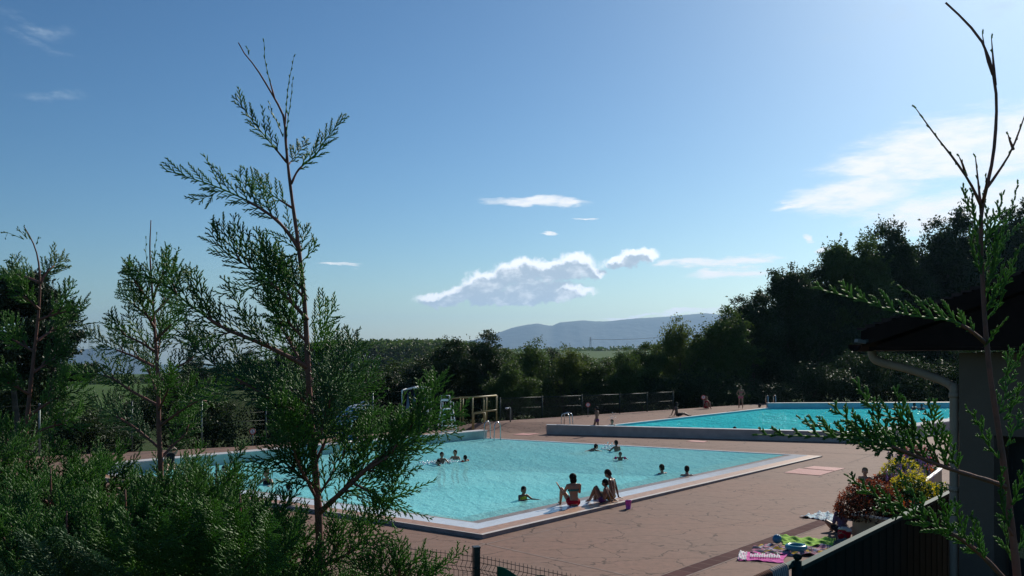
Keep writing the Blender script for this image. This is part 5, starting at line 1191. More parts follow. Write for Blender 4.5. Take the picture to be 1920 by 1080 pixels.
pa = gnd(1598, 1010, 0); pa = Vector((pa.x, pa.y, 0)); axd = Vector((math.sin(R(43)), math.cos(R(43)), 0)); axn = Vector((math.cos(R(43)), -math.sin(R(43)), 0))
PH = .52; PW = 1.5
# first planter: short, broad, nearest; the others follow in a row towards the raised pool
planter(Vector((pa.x + axn.x * PW, pa.y + axn.y * PW, 0)), Vector((pa.x + axn.x * PW + axd.x * 2.6, pa.y + axn.y * PW + axd.y * 2.6, 0)), PW, PH, 'beige planter nearest the camera, full of rust red and yellow flowers')
pb = gnd(1706, 926, .62); pc_ = gnd(1800, 853, .62)
pb = Vector((pb.x, pb.y, 0)); pc_ = Vector((pc_.x, pc_.y, 0)); dpl = (pc_ - pb).normalized(); npl = Vector((-dpl.y, dpl.x, 0))
planter(pb, pb + dpl * 5.5, 1.3, .60, 'beige planter with white rim and yellow and red flowers beside the downpipe')
def flowers(cx, cy, cz, rx, ry, rz, n, leafm, flm, nfl, ls, fs, label, seed, name='flower_bush', spike=False, rot=0):
    o = empty(name, (cx, cy, cz), rot, label, 'plant', 'flowers in the planters'); rr = np.random.default_rng(seed)
    d = rr.normal(size=(n, 3)); d /= np.linalg.norm(d, axis=1)[:, None]; d[:, 2] = abs(d[:, 2]); C = d * np.array([rx, ry, rz]) * rr.uniform(.3, 1, n)[:, None] ** .5 
    V, q = leaf_quads(C, None, ls, rr); link('leaves', np_mesh('leaves', V, q), leafm, o)
    mb = MB()
    for k in range(16): a = rr.uniform(0, 6.28); mb.tube([(0.15 * rx * math.cos(a), .15 * ry * math.sin(a), -.02), (rx * .7 * math.cos(a), ry * .7 * math.sin(a), rz * .7)], .006, 4)
    mb.build('stems', M['cyp'], o)
    if spike:
        C = []
        for k in range(nfl):
            b = np.array([rr.uniform(-rx, rx), rr.uniform(-ry, ry), rz * rr.uniform(.6, .9)]); tip = b + np.array([rr.normal() * .04, rr.normal() * .04, rr.uniform(.2, .36)])
            t_ = rr.uniform(0, 1, 60)[:, None]; C.append(b + (tip - b) * t_ + rr.normal(size=(60, 3)) * .012)
        C = np.concatenate(C)
    else:
        d = rr.normal(size=(nfl, 3)); d /= np.linalg.norm(d, axis=1)[:, None]; d[:, 2] = abs(d[:, 2]) * .9 + .1; c0 = d * np.array([rx, ry, rz]) * rr.uniform(.92, 1.08, nfl)[:, None]
        C = (c0[:, None, :] + rr.normal(size=(nfl, 9, 3)) * fs * .9).reshape(-1, 3)
    V, q = leaf_quads(C, None, fs, rr); link('blossoms', np_mesh('blossoms', V, q), flm, o)
F_ = {k: leafmat('petal_' + k, c, tuple(v * .75 for v in c), .4, 8) for k, c in dict(rust=(.26, .06, .025), yellow=(.72, .55, .02), violet=(.10, .06, .22), crimson=(.42, .01, .05), orange=(.55, .12, .02), maroon=(.09, .018, .018)).items()}
M['flower_leaf'] = leafmat('flower_leaf', (.045, .09, .02), (.07, .12, .03), .35, 8); M['maroon_leaf'] = leafmat('maroon_leaf', (.05, .018, .014), (.035, .03, .014), .3, 8)
c1 = pa + axd * .50 + axn * .22
flowers(c1.x + .0, c1.y, PH - .1, .76, .68, .84, 3800, M['maroon_leaf'], F_['rust'], 520, .035, .020, 'mound of rust red leaves and flowers spilling over the nearest planter corner', 1)
c1 = pa + axd * .35 + axn * 1.1
flowers(c1.x, c1.y, PH - .05, .55, .5, .45, 1800, M['maroon_leaf'], F_['orange'], 60, .035, .016, 'dark leaved plant with few orange flowers low at the front of the nearest planter', 2)
c1 = pa + axd * 1.55 + axn * .75
flowers(c1.x, c1.y, PH, .58, .55, .86, 2800, M['flower_leaf'], F_['yellow'], 360, .035, .020, 'bright yellow flowering bush in the nearest planter', 3)
c1 = pa + axd * 2.2 + axn * .45
flowers(c1.x, c1.y, PH, .45, .38, .85, 1300, M['flower_leaf'], F_['violet'], 34, .03, .012, 'spiky violet lavender behind the nearest yellow flowers', 4, 'lavender', True)
c1 = pa + axd * 2.1 + axn * 1.2
flowers(c1.x, c1.y, PH, .45, .45, .65, 1700, M['flower_leaf'], F_['yellow'], 50, .035, .016, 'greenish yellow bush at the right end of the nearest planter', 5)
for i, (f, k, lab, hgt, nf) in enumerate([(.5, 'maroon', 'dark maroon plant at the near end of the white rimmed planter', .40, 120), (1.4, 'orange', 'dark green plant with a few red orange flowers in the white rimmed planter', .42, 60), (2.6, 'yellow', 'yellow flowering bush in the middle of the white rimmed planter', .62, 300), (3.6, 'violet', 'violet flowered spikes in the white rimmed planter', .5, 30), (4.3, 'orange', 'orange flowered plant near the far end of the white rimmed planter', .55, 90), (5.0, 'crimson', 'crimson flowered plant at the far end of the white rimmed planter', .78, 260)]):
    c1 = pb + dpl * f + npl * .65
    flowers(c1.x, c1.y, .58, .55, .5, hgt, 1700, M['flower_leaf'] if k != 'maroon' else M['maroon_leaf'], F_[k], nf, .035, .018, lab, 10 + i, 'flower_bush' if k != 'violet' else 'lavender', k == 'violet')
# ------------------------------------------------------------------ cypresses of the hedge right in front
def seg_mesh(name, S_, sides=3):
    # S_: n x 8 (p0, p1, r0, r1) -> pointed prisms
    n = len(S_); p0 = S_[:, :3]; p1 = S_[:, 3:6]; r0 = S_[:, 6]; r1 = S_[:, 7]
    d = p1 - p0; L = np.linalg.norm(d, axis=1)[:, None] + 1e-9; d = d / L
    ref = np.where(np.abs(d[:, 2:3]) < .9, np.array([[0, 0, 1.]]), np.array([[1., 0, 0]])); u = np.cross(d, ref); u /= np.linalg.norm(u, axis=1)[:, None]; w = np.cross(d, u)
    rings = []; 
    for f, r in ((0, r0 * .85), (.5, (r0 + r1) * .48), (.85, r1 * .72)):
        for k in range(3):
            a = 2 * np.pi * k / 3 + f; rings.append(p0 + d * L * f + (u * np.cos(a) + w * np.sin(a)) * r[:, None])
    rings.append(p1 + d * r1[:, None] * .5)
    V = np.stack(rings, 1).reshape(-1, 3); b = (np.arange(n) * 10)[:, None]
    q = np.array([[0, 1, 4, 3], [1, 2, 5, 4], [2, 0, 3, 5], [3, 4, 7, 6], [4, 5, 8, 7], [5, 3, 6, 8]]); t3 = np.array([[6, 7, 9], [7, 8, 9], [8, 6, 9]])
    Q = (b[:, :, None] + q[None]).reshape(-1, 4); T_ = (b[:, :, None] + t3[None]).reshape(-1, 3)
    me = np_mesh(name, V, Q, T_); me.polygons.foreach_set('use_smooth', np.ones(len(me.polygons), bool)); return me
# flat branchlet prototypes, x along, y in plane; lengths in metres
def leaflets(p, dirv, L, r, rr, sp=.0020, ll=.0062, out=None, side0=1, t0=.06):
    # leaflets alternately along one twig from p in direction dirv (2D angle)
    n = max(1, int(L / sp)); ang = dirv; q = np.array(p, float); pts = [q.copy()]; bend = rr.normal() * .006
    for i in range(n):
        q = q + np.array([math.cos(ang), math.sin(ang), rr.normal() * .05]) * (L / n); ang += bend; pts.append(q.copy())
    for i in range(0, n, 3):
        j = min(n, i + 3); out.append([*pts[i], *pts[j], r * (1 - .4 * i / n), r * (1 - .4 * j / n)])
    s = side0
    for i in range(n):
        f = i / n
        if f < t0: continue
        l = min(ll, L * .5) * (1.2 - .85 * f) * rr.uniform(.75, 1.2); a = ang + s * R(29 - 7 * f) + rr.normal() * .05; b = pts[i]
        e = b + np.array([math.cos(a), math.sin(a), rr.normal() * .15]) * l; out.append([*b, *e, r * .95, r * .62]); s = -s
    return pts, ang
def branchlet(L, seed):
    rr = np.random.default_rng(seed); out = []; r = .00078
    if L <= .034: leaflets((0, 0, 0), 0, L, r, rr, out=out)
    else:
        n = int(L / .0040); ang = 0; q = np.zeros(3); pts = [q.copy()]; bend = rr.normal() * .004
        for i in range(n): q = q + np.array([math.cos(ang), math.sin(ang), rr.normal() * .04]) * (L / n); ang += bend; pts.append(q.copy())
        for i in range(0, n, 2): j = min(n, i + 2); out.append([*pts[i], *pts[j], r * 1.25 * (1 - .4 * i / n), r * 1.25 * (1 - .4 * j / n)])
        s = 1
        for i in range(1, n):
            f = i / n; l = min(.016, L * .30) * (1 - f) ** .7 * rr.uniform(.6, 1.1); a = s * R(31 - 6 * f) + ang + rr.normal() * .05
            if l > .008: leaflets(pts[i], a, l, r, rr, out=out, t0=.25)
            else:
                e = pts[i] + np.array([math.cos(a), math.sin(a), rr.normal() * .15]) * .0060; out.append([*pts[i], *e, r * .95, r * .62])
            s = -s
    return np.array(out)
BL = [[branchlet(L, 100 * k + s) for s in range(4)] for k, L in enumerate((.005, .009, .014, .024, .036, .052, .074, .10))]
BLL = [.005, .009, .014, .024, .036, .052, .074, .10]
def resample(P, step):
    P = np.array(P, float); 
    # Catmull-Rom through the points
    if len(P) > 2:
        Q = []; E = np.vstack([2 * P[0] - P[1], P, 2 * P[-1] - P[-2]])
        for i in range(1, len(E) - 2):
            for t_ in np.linspace(0, 1, 8, endpoint=False):
                a, b, c, d = E[i - 1], E[i], E[i + 1], E[i + 2]
                Q.append(.5 * (2 * b + (c - a) * t_ + (2 * a - 5 * b + 4 * c - d) * t_ ** 2 + (3 * b - a - 3 * c + d) * t_ ** 3))
        Q.append(P[-1]); P = np.array(Q)
    s = np.concatenate([[0], np.cumsum(np.linalg.norm(np.diff(P, axis=0), axis=1))]); n = max(2, int(s[-1] / step)); ss = np.linspace(0, s[-1], n + 1)
    return np.stack([np.interp(ss, s, P[:, k]) for k in range(3)], 1), s[-1]
def frond(segs, wood, P, rr, Lmax=.05, bare=.15, down=.55, spacing=.0043, r0=.0018, normal=(0, -1, 0), upward=.35, scale=1.0, up=(0, 0, 1), green_from=.55, tipbare=0.0, af=1.0, fat=1.0):
    pts, L = resample(P, spacing * scale); n = len(pts) - 1; N = np.array(normal, float) + rr.normal(size=3) * .22; N /= np.linalg.norm(N)
    for i in range(n):
        f = i / n; r = r0 * (1 - .72 * f); r2 = r0 * (1 - .72 * (i + 1) / n)
        if f >= green_from: segs.append(np.array([[*pts[i], *(pts[i + 1] + (pts[i + 1] - pts[i]) * .15), r, r2]]))
    kk_ = int(math.ceil(green_from * n))
    if kk_ > 1: wood.append((pts[:kk_ + 1], [r0 * (1 - .72 * i / n) for i in range(kk_ + 1)]))
    s = 1
    for i in range(1, n + 1):
        f = i / n
        if f < bare: continue
        t = pts[min(i + 1, n)] - pts[i - 1]; t /= np.linalg.norm(t); yv = np.cross(N, t); yv /= np.linalg.norm(yv); s = -s
        dirn = yv * s; isup = dirn @ np.array(up)
        g = (f - bare) / (1 - bare); prof = (min(1, .45 + g * 2.2)) * (1 - g) ** .5 + .18
        k = prof * (1 - (1 - down) * max(0, -isup)) * rr.uniform(.6, 1.12) * (1 - tipbare * g)
        l = max(.004, Lmax * k) * scale; vi = int(np.argmin([abs(math.log(b_ * scale / l)) for b_ in BLL])); B = BL[vi][rr.integers(4)]; sc = l / BLL[vi]; sc = min(1.3 * scale, max(.75 * scale, sc))
        a = R(38 - 14 * g + rr.normal() * 5) * af; xv = t * math.cos(a) + dirn * math.sin(a) + np.array(up) * upward * .35 * (1 if isup > -.3 else .2) + rr.normal(size=3) * .05; xv /= np.linalg.norm(xv)
        nn = N + rr.normal(size=3) * .25; y2 = np.cross(nn, xv); y2 /= np.linalg.norm(y2); z2 = np.cross(xv, y2)
        if rr.random() < .5: y2 = -y2
        Rm = np.stack([xv, y2, z2], 0); A = np.empty_like(B); A[:, :3] = (B[:, :3] * sc) @ Rm + pts[i]; A[:, 3:6] = (B[:, 3:6] * sc) @ Rm + pts[i]; A[:, 6:] = B[:, 6:] * (sc ** .3) * scale ** .7 * fat; segs.append(A)
    return pts
def dz(P, d0, d1, wob=0.0):
    n = len(P); return [np.array(at(px, py, d0 + (d1 - d0) * (i / max(1, n - 1)))) for i, (px, py) in enumerate(P)]
def subfronds(segs, wood, P, rr, n, Lf, side_up=True, **k):
    # secondary fronds along a main bough, pointing up and out
    pts, L = resample(P, .01); 
    for j in range(n):
        f = .22 + .66 * (j + rr.uniform(0, .7)) / n; i = int(f * (len(pts) - 2)); b = pts[i]; t = pts[i + 1] - pts[i]; t /= np.linalg.norm(t)
        u = np.array([0, 0, 1.]) if (j % 3 != 2 or not side_up) else np.array([0, 0, -.55]); d = t * rr.uniform(.5, .9) + u * rr.uniform(.6, 1.0) + np.array([0, rr.normal() * .45, 0]); d /= np.linalg.norm(d)
        l = Lf * (1.2 - .75 * f) * rr.uniform(.7, 1.15); e = b + d * l; m_ = b + d * l * .5 + np.array([0, 0, -.04 * l]); frond(segs, wood, [b, m_, e], rr, **k)
class Cyp:
    def __init__(s, name_label, seed, leafm='cyp', sc=1.0): s.boughs = []; s.rr = np.random.default_rng(seed); s.label = name_label; s.stem = MB(); s.leafm = leafm; s.sc = sc
    def trunk(s, P, d0, d1, r0, r1, ground=True, pw=1.0):
        s.P = P; pts = dz(P, d0, d1); rs, L = resample(pts, .012); s.rs = rs; rad = [r0 + (r1 - r0) * (i / (len(rs) - 1)) ** pw for i in range(len(rs))]
        rad = [r * (1 + .06 * math.sin(i * 2.1)) for i, r in enumerate(rad)]
        pre = []; 
        if ground:
            b = rs[0]; zb = land_z(b[0], b[1]) - .05; s.base = Vector((b[0], b[1] + .02, zb + .05)); npre = 5
            pre = [np.array([b[0] + .01 * (npre - i) / npre, b[1] + .02 * (npre - i) / npre, zb + (b[2] - zb) * i / npre]) for i in range(npre)]; rad = [r0 * (1.7 - .7 * i / npre) for i in range(npre)] + rad
        s.stem.tube([Vector(p) for p in pre] + [Vector(p) for p in rs], rad, 9)
    def fr(s, P, d0, d1, pale=False, sub=0, subL=0.051, subk={}, **k):
        # extend the start to the stem, authored in picture coordinates at its own depth
        pts = dz(P, d0, d1); k.setdefault('scale', s.sc); tgt = []; wd_ = []; s.boughs.append((wd_, tgt, pale))
        frond(tgt, wd_, pts, s.rr, **k)
        if sub: 
            kk = dict(Lmax=.026, bare=.04, spacing=.0048, r0=.0009, upward=.15, scale=s.sc, green_from=.15); kk.update(subk); subfronds(tgt, wd_, pts, s.rr, sub, subL, **kk)
    def auto(s, z0, z1, n, L0, L1, up_=.8, d=None, **k):
        # fronds spiralling round the stem between two heights
        rr = s.rr; rs = s.rs
        for j in range(n):
            f = (j + rr.uniform(0, 1)) / n; z = z0 + (z1 - z0) * f; i = int(np.argmin(abs(rs[:, 2] - z))); b = rs[i].copy(); b[2] = z if z < rs[0][2] else b[2]
            if z < rs[0][2]: b = np.array([s.base.x, s.base.y, z])
            a = j * 2.4 + rr.uniform(-.5, .5); l = (L0 + (L1 - L0) * f) * rr.uniform(.7, 1.2); d = np.array([math.cos(a), math.sin(a) * .8, up_ * rr.uniform(.7, 1.3)]); d /= np.linalg.norm(d)
            nrm = np.array([rr.normal() * .5, -1, rr.normal() * .4]); e = b + d * l + np.array([0, 0, l * .18]); m_ = b + d * l * .5 - np.array([0, 0, l * .04])
            fine = l < .2 and z > 3.9; kk = dict(Lmax=min(.05, l * .36), bare=.05, upward=.3, spacing=.0050, r0=.0016, scale=s.sc, normal=nrm, green_from=.3); kk.update(k); wd_ = []; tg = []; s.boughs.append((wd_, tg, False)); frond(tg, wd_, [b, m_, e], rr, **kk)
            if fine: subfronds(tg, wd_, [b, m_, e], rr, 2, l * .5, Lmax=.024, bare=.04, spacing=.0042, r0=.0008, scale=s.sc, green_from=.1, upward=.1)
    def build(s, group='young cypresses of the hedge'):
        o = empty('cypress', s.base, 0, s.label, 'conifer', group); off = np.array(s.base)
        for v in range(len(s.stem.v)): s.stem.v[v] = tuple(np.array(s.stem.v[v]) - off)
        s.stem.build('trunk', M['cyp_bark'], o)
        for wd_, tg, pale in s.boughs:
            fo = None; par = o
            if wd_:
                mb = MB()
                for pts_, rad_ in wd_: mb.tube([Vector(p_ - off) for p_ in pts_], [r_ * (1 + .10 * math.sin(q * 1.7)) for q, r_ in enumerate(rad_)], 6)
                par = mb.build('bough', M['cyp_bark'], par)
            if tg:
                A = np.concatenate(tg); A[:, :3] -= off; A[:, 3:6] -= off; link('foliage', seg_mesh('foliage', A), M['cyp_pale' if pale else s.leafm], par)
        return o
# --- the main cypress, left of centre
D1 = .90
c = Cyp('tallest cypress, left of centre, its bare reddish leader reaching high into the sky', 21)
c.trunk([(606, 1180), (600, 1060), (597, 960), (589, 860), (581, 760), (577, 680), (570, 560), (560, 465), (549, 385), (541, 320), (536, 270), (532, 220), (515, 185), (480, 127), (462, 106), (447, 80)], .90, .90, .0046, .0005)
T = dict(Lmax=0.0045, bare=.2, spacing=.007, af=.45, upward=.0, r0=.0009, green_from=.2)
c.fr([(515, 185), (498, 120), (495, 79)], D1, .89, **T); c.fr([(534, 240), (540, 165), (551, 107)], D1, .91, **dict(T, Lmax=.005)); c.fr([(533, 250), (512, 215), (506, 195)], D1, .89, **dict(T, Lmax=.005)); c.fr([(537, 300), (538, 240), (545, 190), (549, 150)], D1, .90, **dict(T, Lmax=0.0060, bare=.05))
c.fr([(470, 112), (465, 98), (464, 92)], D1, .9, **dict(T, Lmax=.006)); c.fr([(536, 270), (520, 230), (505, 205)], D1, .88, **dict(T, Lmax=0.0060, bare=.05))
c.fr([(538, 305), (505, 265), (470, 222), (443, 183)], D1, .86, af=.8, Lmax=0.0298, bare=.12, down=.45, r0=.0011, green_from=.2, upward=.5)
c.fr([(540, 310), (560, 285), (575, 262)], D1, .95, Lmax=0.0224, bare=.1, r0=.0008, green_from=.1)
c.fr([(546, 345), (560, 318), (590, 292), (620, 250), (648, 218)], D1, .92, af=.8, Lmax=0.0254, bare=.16, down=.5, r0=.0012, green_from=.22, upward=.5)
c.fr([(548, 390), (520, 372), (490, 352), (468, 335)], D1, .93, Lmax=0.0325, bare=.15, r0=.0012, green_from=.25, upward=.6, down=.5)
c.fr([(562, 470), (535, 430), (505, 402), (460, 375), (410, 352), (360, 335), (313, 320)], D1, .86, Lmax=0.0446, bare=.22, down=.34, r0=.0019, green_from=.45, upward=.4, sub=3, subL=0.043)
c.fr([(564, 480), (568, 440), (572, 425)], D1, .92, Lmax=0.0224, bare=.0, r0=.0008, green_from=0.0); c.fr([(566, 490), (590, 465), (590, 455)], D1, .88, Lmax=0.0224, bare=.0, r0=.0008, green_from=0.0)
c.fr([(560, 470), (545, 500), (540, 495)], D1, .88, Lmax=0.0525, bare=.0, r0=.0008, green_from=0.0); c.fr([(562, 478), (545, 455), (535, 440)], D1, .9, Lmax=0.0525, bare=.0, r0=.0009, green_from=0.1)
c.fr([(577, 600), (545, 565), (505, 530), (465, 500), (420, 470), (393, 432)], D1, .84, Lmax=0.0508, bare=.12, down=.55, r0=.0021, green_from=.4, upward=.3, sub=5, subL=0.072, subk=dict(Lmax=.026))
c.fr([(573, 560), (540, 530), (500, 505), (470, 480)], D1, .95, Lmax=0.0500, bare=.1, r0=.0017, green_from=.3, upward=.3, sub=4, subL=0.064)
c.fr([(578, 690), (540, 668), (480, 640), (420, 615), (360, 575), (310, 535), (262, 512), (238, 503)], D1, .82, Lmax=0.0508, bare=.12, down=.6, r0=.0026, green_from=.55, upward=.3, sub=7, subL=0.072, subk=dict(Lmax=.026))
c.fr([(578, 700), (545, 645), (520, 600), (500, 560)], D1, .97, Lmax=0.0500, bare=.1, r0=.0018, upward=.3, sub=4, subL=0.064)
c.fr([(582, 790), (530, 760), (470, 725), (410, 690), (365, 650), (345, 625)], D1, .86, pale=True, Lmax=0.0588, bare=.18, down=.6, r0=.0022, upward=.3, sub=4, subL=0.076, subk=dict(Lmax=.026))
c.fr([(580, 740), (540, 730), (490, 720), (440, 700)], D1, .97, Lmax=0.0500, bare=.1, upward=.3, sub=4, subL=0.068)
c.fr([(575, 620), (595, 590), (610, 560)], D1, .90, Lmax=0.0284, bare=.15, r0=.0009, green_from=.1); c.fr([(579, 665), (598, 635), (614, 600), (632, 573)], D1, .86, Lmax=0.0366, bare=.1, r0=.0011, green_from=.1)
c.fr([(580, 720), (600, 690), (618, 650), (625, 630)], D1, .95, Lmax=0.0500, bare=.05, r0=.0013, green_from=.1, sub=2, subL=0.043)
c.fr([(588, 850), (612, 780), (635, 720), (660, 665), (672, 640)], D1, .84, Lmax=0.0600, bare=.1, down=.8, r0=.0019, green_from=.2, sub=4, subL=0.072, pale=True)
c.fr([(590, 870), (625, 800), (665, 745), (705, 702)], D1, .92, Lmax=0.0558, bare=.1, down=.8, r0=.0019, green_from=.2, sub=4, subL=0.072)
c.fr([(588, 830), (560, 800), (530, 780), (505, 752)], D1, .84, Lmax=0.0500, bare=.1, r0=.0016, upward=.4, sub=4, subL=0.060)
c.fr([(598, 962), (622, 940), (660, 905), (700, 868), (740, 838), (775, 800), (805, 755), (818, 715)], D1, .84, Lmax=0.0630, bare=.12, down=.8, r0=.0030, green_from=.55, upward=.5, sub=8, subL=0.085, subk=dict(Lmax=.026))
c.fr([(690, 880), (730, 855), (770, 830), (805, 800), (840, 782), (872, 768)], .87, .82, Lmax=0.0406, bare=.05, down=.8, r0=.0018, green_from=.2, upward=.4, sub=3, subL=0.047)
c.fr([(640, 922), (690, 915), (725, 905), (742, 900)], .88, .86, Lmax=0.0529, bare=.1, down=1, r0=.0013, green_from=.1, normal=(0, -1, .2), upward=0)
c.fr([(660, 905), (700, 925), (735, 940), (745, 870)], .88, .84, Lmax=0.0525, bare=.3, down=1, r0=.0013, green_from=.2, upward=0)
c.fr([(588, 910), (560, 890), (520, 860), (480, 870)], D1, .84, Lmax=0.0500, bare=.1, r0=.0018, upward=.2, sub=3, subL=0.060)
c.fr([(596, 940), (560, 870), (545, 820), (535, 780)], D1, .8, Lmax=0.0558, bare=.1, r0=.0018, upward=.2, sub=3, subL=0.068)
c.fr([(596, 930), (630, 880), (660, 830), (680, 800), (695, 770)], D1, .90, Lmax=.04, bare=.08, r0=.0016, green_from=.2, upward=.4, sub=3, subL=.07)
c.fr([(700, 870), (730, 835), (745, 805), (750, 785)], .87, .84, Lmax=.042, bare=.02, r0=.0013, green_from=.1, upward=.3)
c.fr([(720, 860), (760, 825), (778, 805), (785, 790)], .87, .86, Lmax=.036, bare=.02, r0=.0012, green_from=.1, upward=.3)
c.fr([(660, 905), (665, 860), (680, 820), (685, 780)], .88, .92, Lmax=.035, bare=.02, r0=.0013, green_from=.1, upward=.3)
c.fr([(590, 760), (555, 745), (510, 735), (470, 700)], D1, .88, pale=True, Lmax=.05, bare=.08, r0=.0016, green_from=.3, upward=.4, sub=3, subL=.06)
c.fr([(574, 640), (545, 610), (515, 590), (490, 555)], D1, .86, Lmax=.045, bare=.08, r0=.0015, green_from=.3, upward=.5, sub=3, subL=.06)
c.fr([(570, 545), (545, 520), (520, 500), (500, 470)], D1, .88, Lmax=.040, bare=.08, r0=.0014, green_from=.2, upward=.5)
c.fr([(602, 1060), (650, 1040), (690, 1005), (712, 965), (722, 925)], D1, .82, Lmax=0.0486, bare=.1, down=.9, r0=.0019, green_from=.35, sub=4, subL=0.060)
c.fr([(602, 1075), (625, 1040), (640, 1000), (655, 975)], D1, .88, Lmax=0.0700, bare=.1, r0=.0014, sub=2, subL=0.051)
c.auto(3.95, 4.07, 16, .07, .05); c.auto(2.9, 3.84, 26, .30, .16, Lmax=.08, spacing=.010)
c.build()
# --- second cypress
c = Cyp('smaller cypress with a straight pale tip, second from the left', 22, sc=1.12)
D2 = 1.22
c.trunk([(306, 1120), (302, 900), (298, 800), (296, 700), (290, 620), (285, 540), (281, 470), (283, 413)], D2, D2, .0052, .0006)
T2 = dict(af=.6, upward=.1, Lmax=0.0100, bare=.1, spacing=.009, r0=.0008, green_from=.1)
for P_ in ([(283, 530), (274, 480), (274, 448)], [(284, 520), (290, 470), (294, 440)], [(285, 530), (300, 500), (312, 465), (327, 466)], [(284, 545), (265, 520), (250, 500), (235, 500)]): c.fr(P_, D2, D2 - .03, **T2)
for P_, sub in (([(286, 570), (265, 545), (245, 515), (236, 498)], 3), ([(286, 600), (255, 575), (222, 545)], 4), ([(288, 590), (315, 560), (335, 525), (345, 508)], 4), ([(287, 560), (300, 525), (320, 500), (330, 490)], 3),
                ([(291, 660), (260, 640), (225, 625), (200, 605)], 5), ([(290, 640), (320, 610), (345, 590)], 4), ([(293, 690), (255, 670), (205, 650), (165, 622)], 6), ([(294, 720), (330, 690), (365, 665), (372, 610)], 6),
                ([(296, 760), (250, 735), (200, 705), (150, 700), (120, 688)], 7), ([(297, 800), (340, 770), (390, 740), (430, 715)], 7), ([(299, 840), (250, 800), (200, 770), (165, 745)], 6), ([(290, 615), (275, 590), (262, 560)], 3), ([(292, 680), (300, 640), (305, 600)], 3),
                ([(300, 860), (330, 830), (360, 800), (375, 770)], 5), ([(296, 740), (280, 700), (260, 665)], 4), ([(297, 770), (315, 730), (325, 690)], 4)):
    c.fr(P_, D2, D2 + c.rr.uniform(-.12, .12), Lmax=0.0406, bare=.12, down=.6, r0=.0020, upward=.3, sub=int(sub * .5), subL=.06, pale=(sub == 6 and c.rr.random() < .4), subk=dict(Lmax=.026))
c.auto(3.96, 4.10, 22, .12, .08); c.auto(2.9, 3.86, 26, .32, .18, Lmax=0.0800, spacing=.010)
c.build()
# --- left cypress
c = Cyp('leftmost cypress with a thin hooked tip and purple brown stem', 23, sc=1.08)
D3 = 1.12
c.trunk([(30, 1120), (42, 930), (50, 800), (62, 680), (71, 600), (75, 540), (72, 490), (62, 455), (45, 425)], D3, D3, .0046, .0006)
T3 = dict(af=.6, upward=.1, Lmax=0.0100, bare=.08, spacing=.008, r0=.0008, green_from=.1)
for P_ in ([(60, 455), (35, 445), (15, 436), (10, 446)], [(64, 462), (52, 440), (45, 425)], [(66, 470), (70, 450), (75, 446)], [(62, 460), (42, 438), (34, 428)]): c.fr(P_, D3, D3 - .02, **T3)
for P_, sub in (([(75, 532), (90, 508), (110, 494), (126, 486)], 2), ([(74, 530), (45, 518), (20, 514), (0, 516)], 2), ([(72, 600), (100, 590), (130, 582), (160, 569)], 4), ([(74, 580), (50, 560), (20, 545)], 4), ([(68, 640), (100, 620), (140, 605), (165, 612)], 5), ([(66, 660), (30, 640), (0, 620)], 5), ([(60, 700), (100, 675), (135, 660)], 5),
                ([(56, 740), (20, 720), (-20, 700)], 5), ([(54, 780), (100, 750), (140, 735), (170, 740)], 6), ([(50, 820), (95, 800), (130, 790), (155, 760)], 6), ([(48, 860), (10, 830), (-20, 800)], 5), ([(46, 900), (90, 870), (120, 830)], 5)):
    c.fr(P_, D3, D3 + c.rr.uniform(-.1, .1), Lmax=0.0374, bare=.12, down=.6, r0=.0018, upward=.3, sub=int(sub * .5), subL=.058, subk=dict(Lmax=.026))
c.fr([(44, 935), (90, 915), (140, 905), (190, 880), (230, 870)], D3, 1.0, Lmax=0.0400, bare=.3, r0=.0028, sub=4, subL=0.068)
c.auto(3.96, 4.10, 22, .12, .08); c.auto(2.9, 3.86, 26, .32, .18, Lmax=0.0800, spacing=.010)
c.build()
# --- right cypress, nearest the camera
c = Cyp('nearest cypress at the right edge, thick stemmed with a bare forked top', 24, sc=.92)
D4 = .62
c.trunk([(1915, 1180), (1905, 1060), (1893, 960), (1880, 860), (1868, 780), (1856, 700), (1848, 620), (1843, 540), (1840, 470), (1840, 400), (1850, 350), (1861, 300), (1867, 240), (1868, 180), (1860, 130), (1845, 85), (1815, 45), (1773, 5)], D4, D4, .0032, .0007, pw=.62)
B = dict(af=.4, fat=1.2, Lmax=.0028, bare=.25, spacing=.009, r0=.0011, green_from=1.0, upward=.0)
c.fr([(1841, 390), (1820, 345), (1790, 300), (1760, 262), (1740, 235), (1717, 203)], D4, .60, **B)
c.fr([(1845, 360), (1870, 325), (1895, 285), (1915, 235), (1930, 190)], D4, .61, **B); c.fr([(1866, 160), (1862, 110), (1859, 72)], D4, .62, **B); c.fr([(1862, 140), (1848, 100), (1842, 64)], D4, .62, **B)
c.fr([(1840, 400), (1834, 340), (1829, 295)], D4, .63, **B); c.fr([(1842, 380), (1850, 350), (1848, 330)], D4, .6, **B); c.fr([(1900, 280), (1893, 262), (1890, 252)], D4, .61, **B); c.fr([(1812, 330), (1802, 300), (1798, 293)], D4, .61, **B)
G4 = dict(af=.55, fat=1.35, spacing=.0042, bare=.0, r0=.0010, green_from=.0, upward=.1)
c.fr([(1842, 470), (1852, 440), (1850, 400), (1845, 370)], D4, .63, Lmax=0.0100, **G4); c.fr([(1843, 500), (1832, 450), (1826, 400), (1822, 360)], D4, .60, Lmax=0.0070, **G4)
c.fr([(1844, 540), (1872, 490), (1880, 440), (1895, 400), (1908, 345)], D4, .63, Lmax=0.0090, **G4); c.fr([(1846, 560), (1862, 500), (1868, 450), (1862, 400)], D4, .60, Lmax=0.0100, **G4); c.fr([(1845, 540), (1880, 460), (1915, 420), (1940, 390)], D4, .66, Lmax=0.0100, **G4)
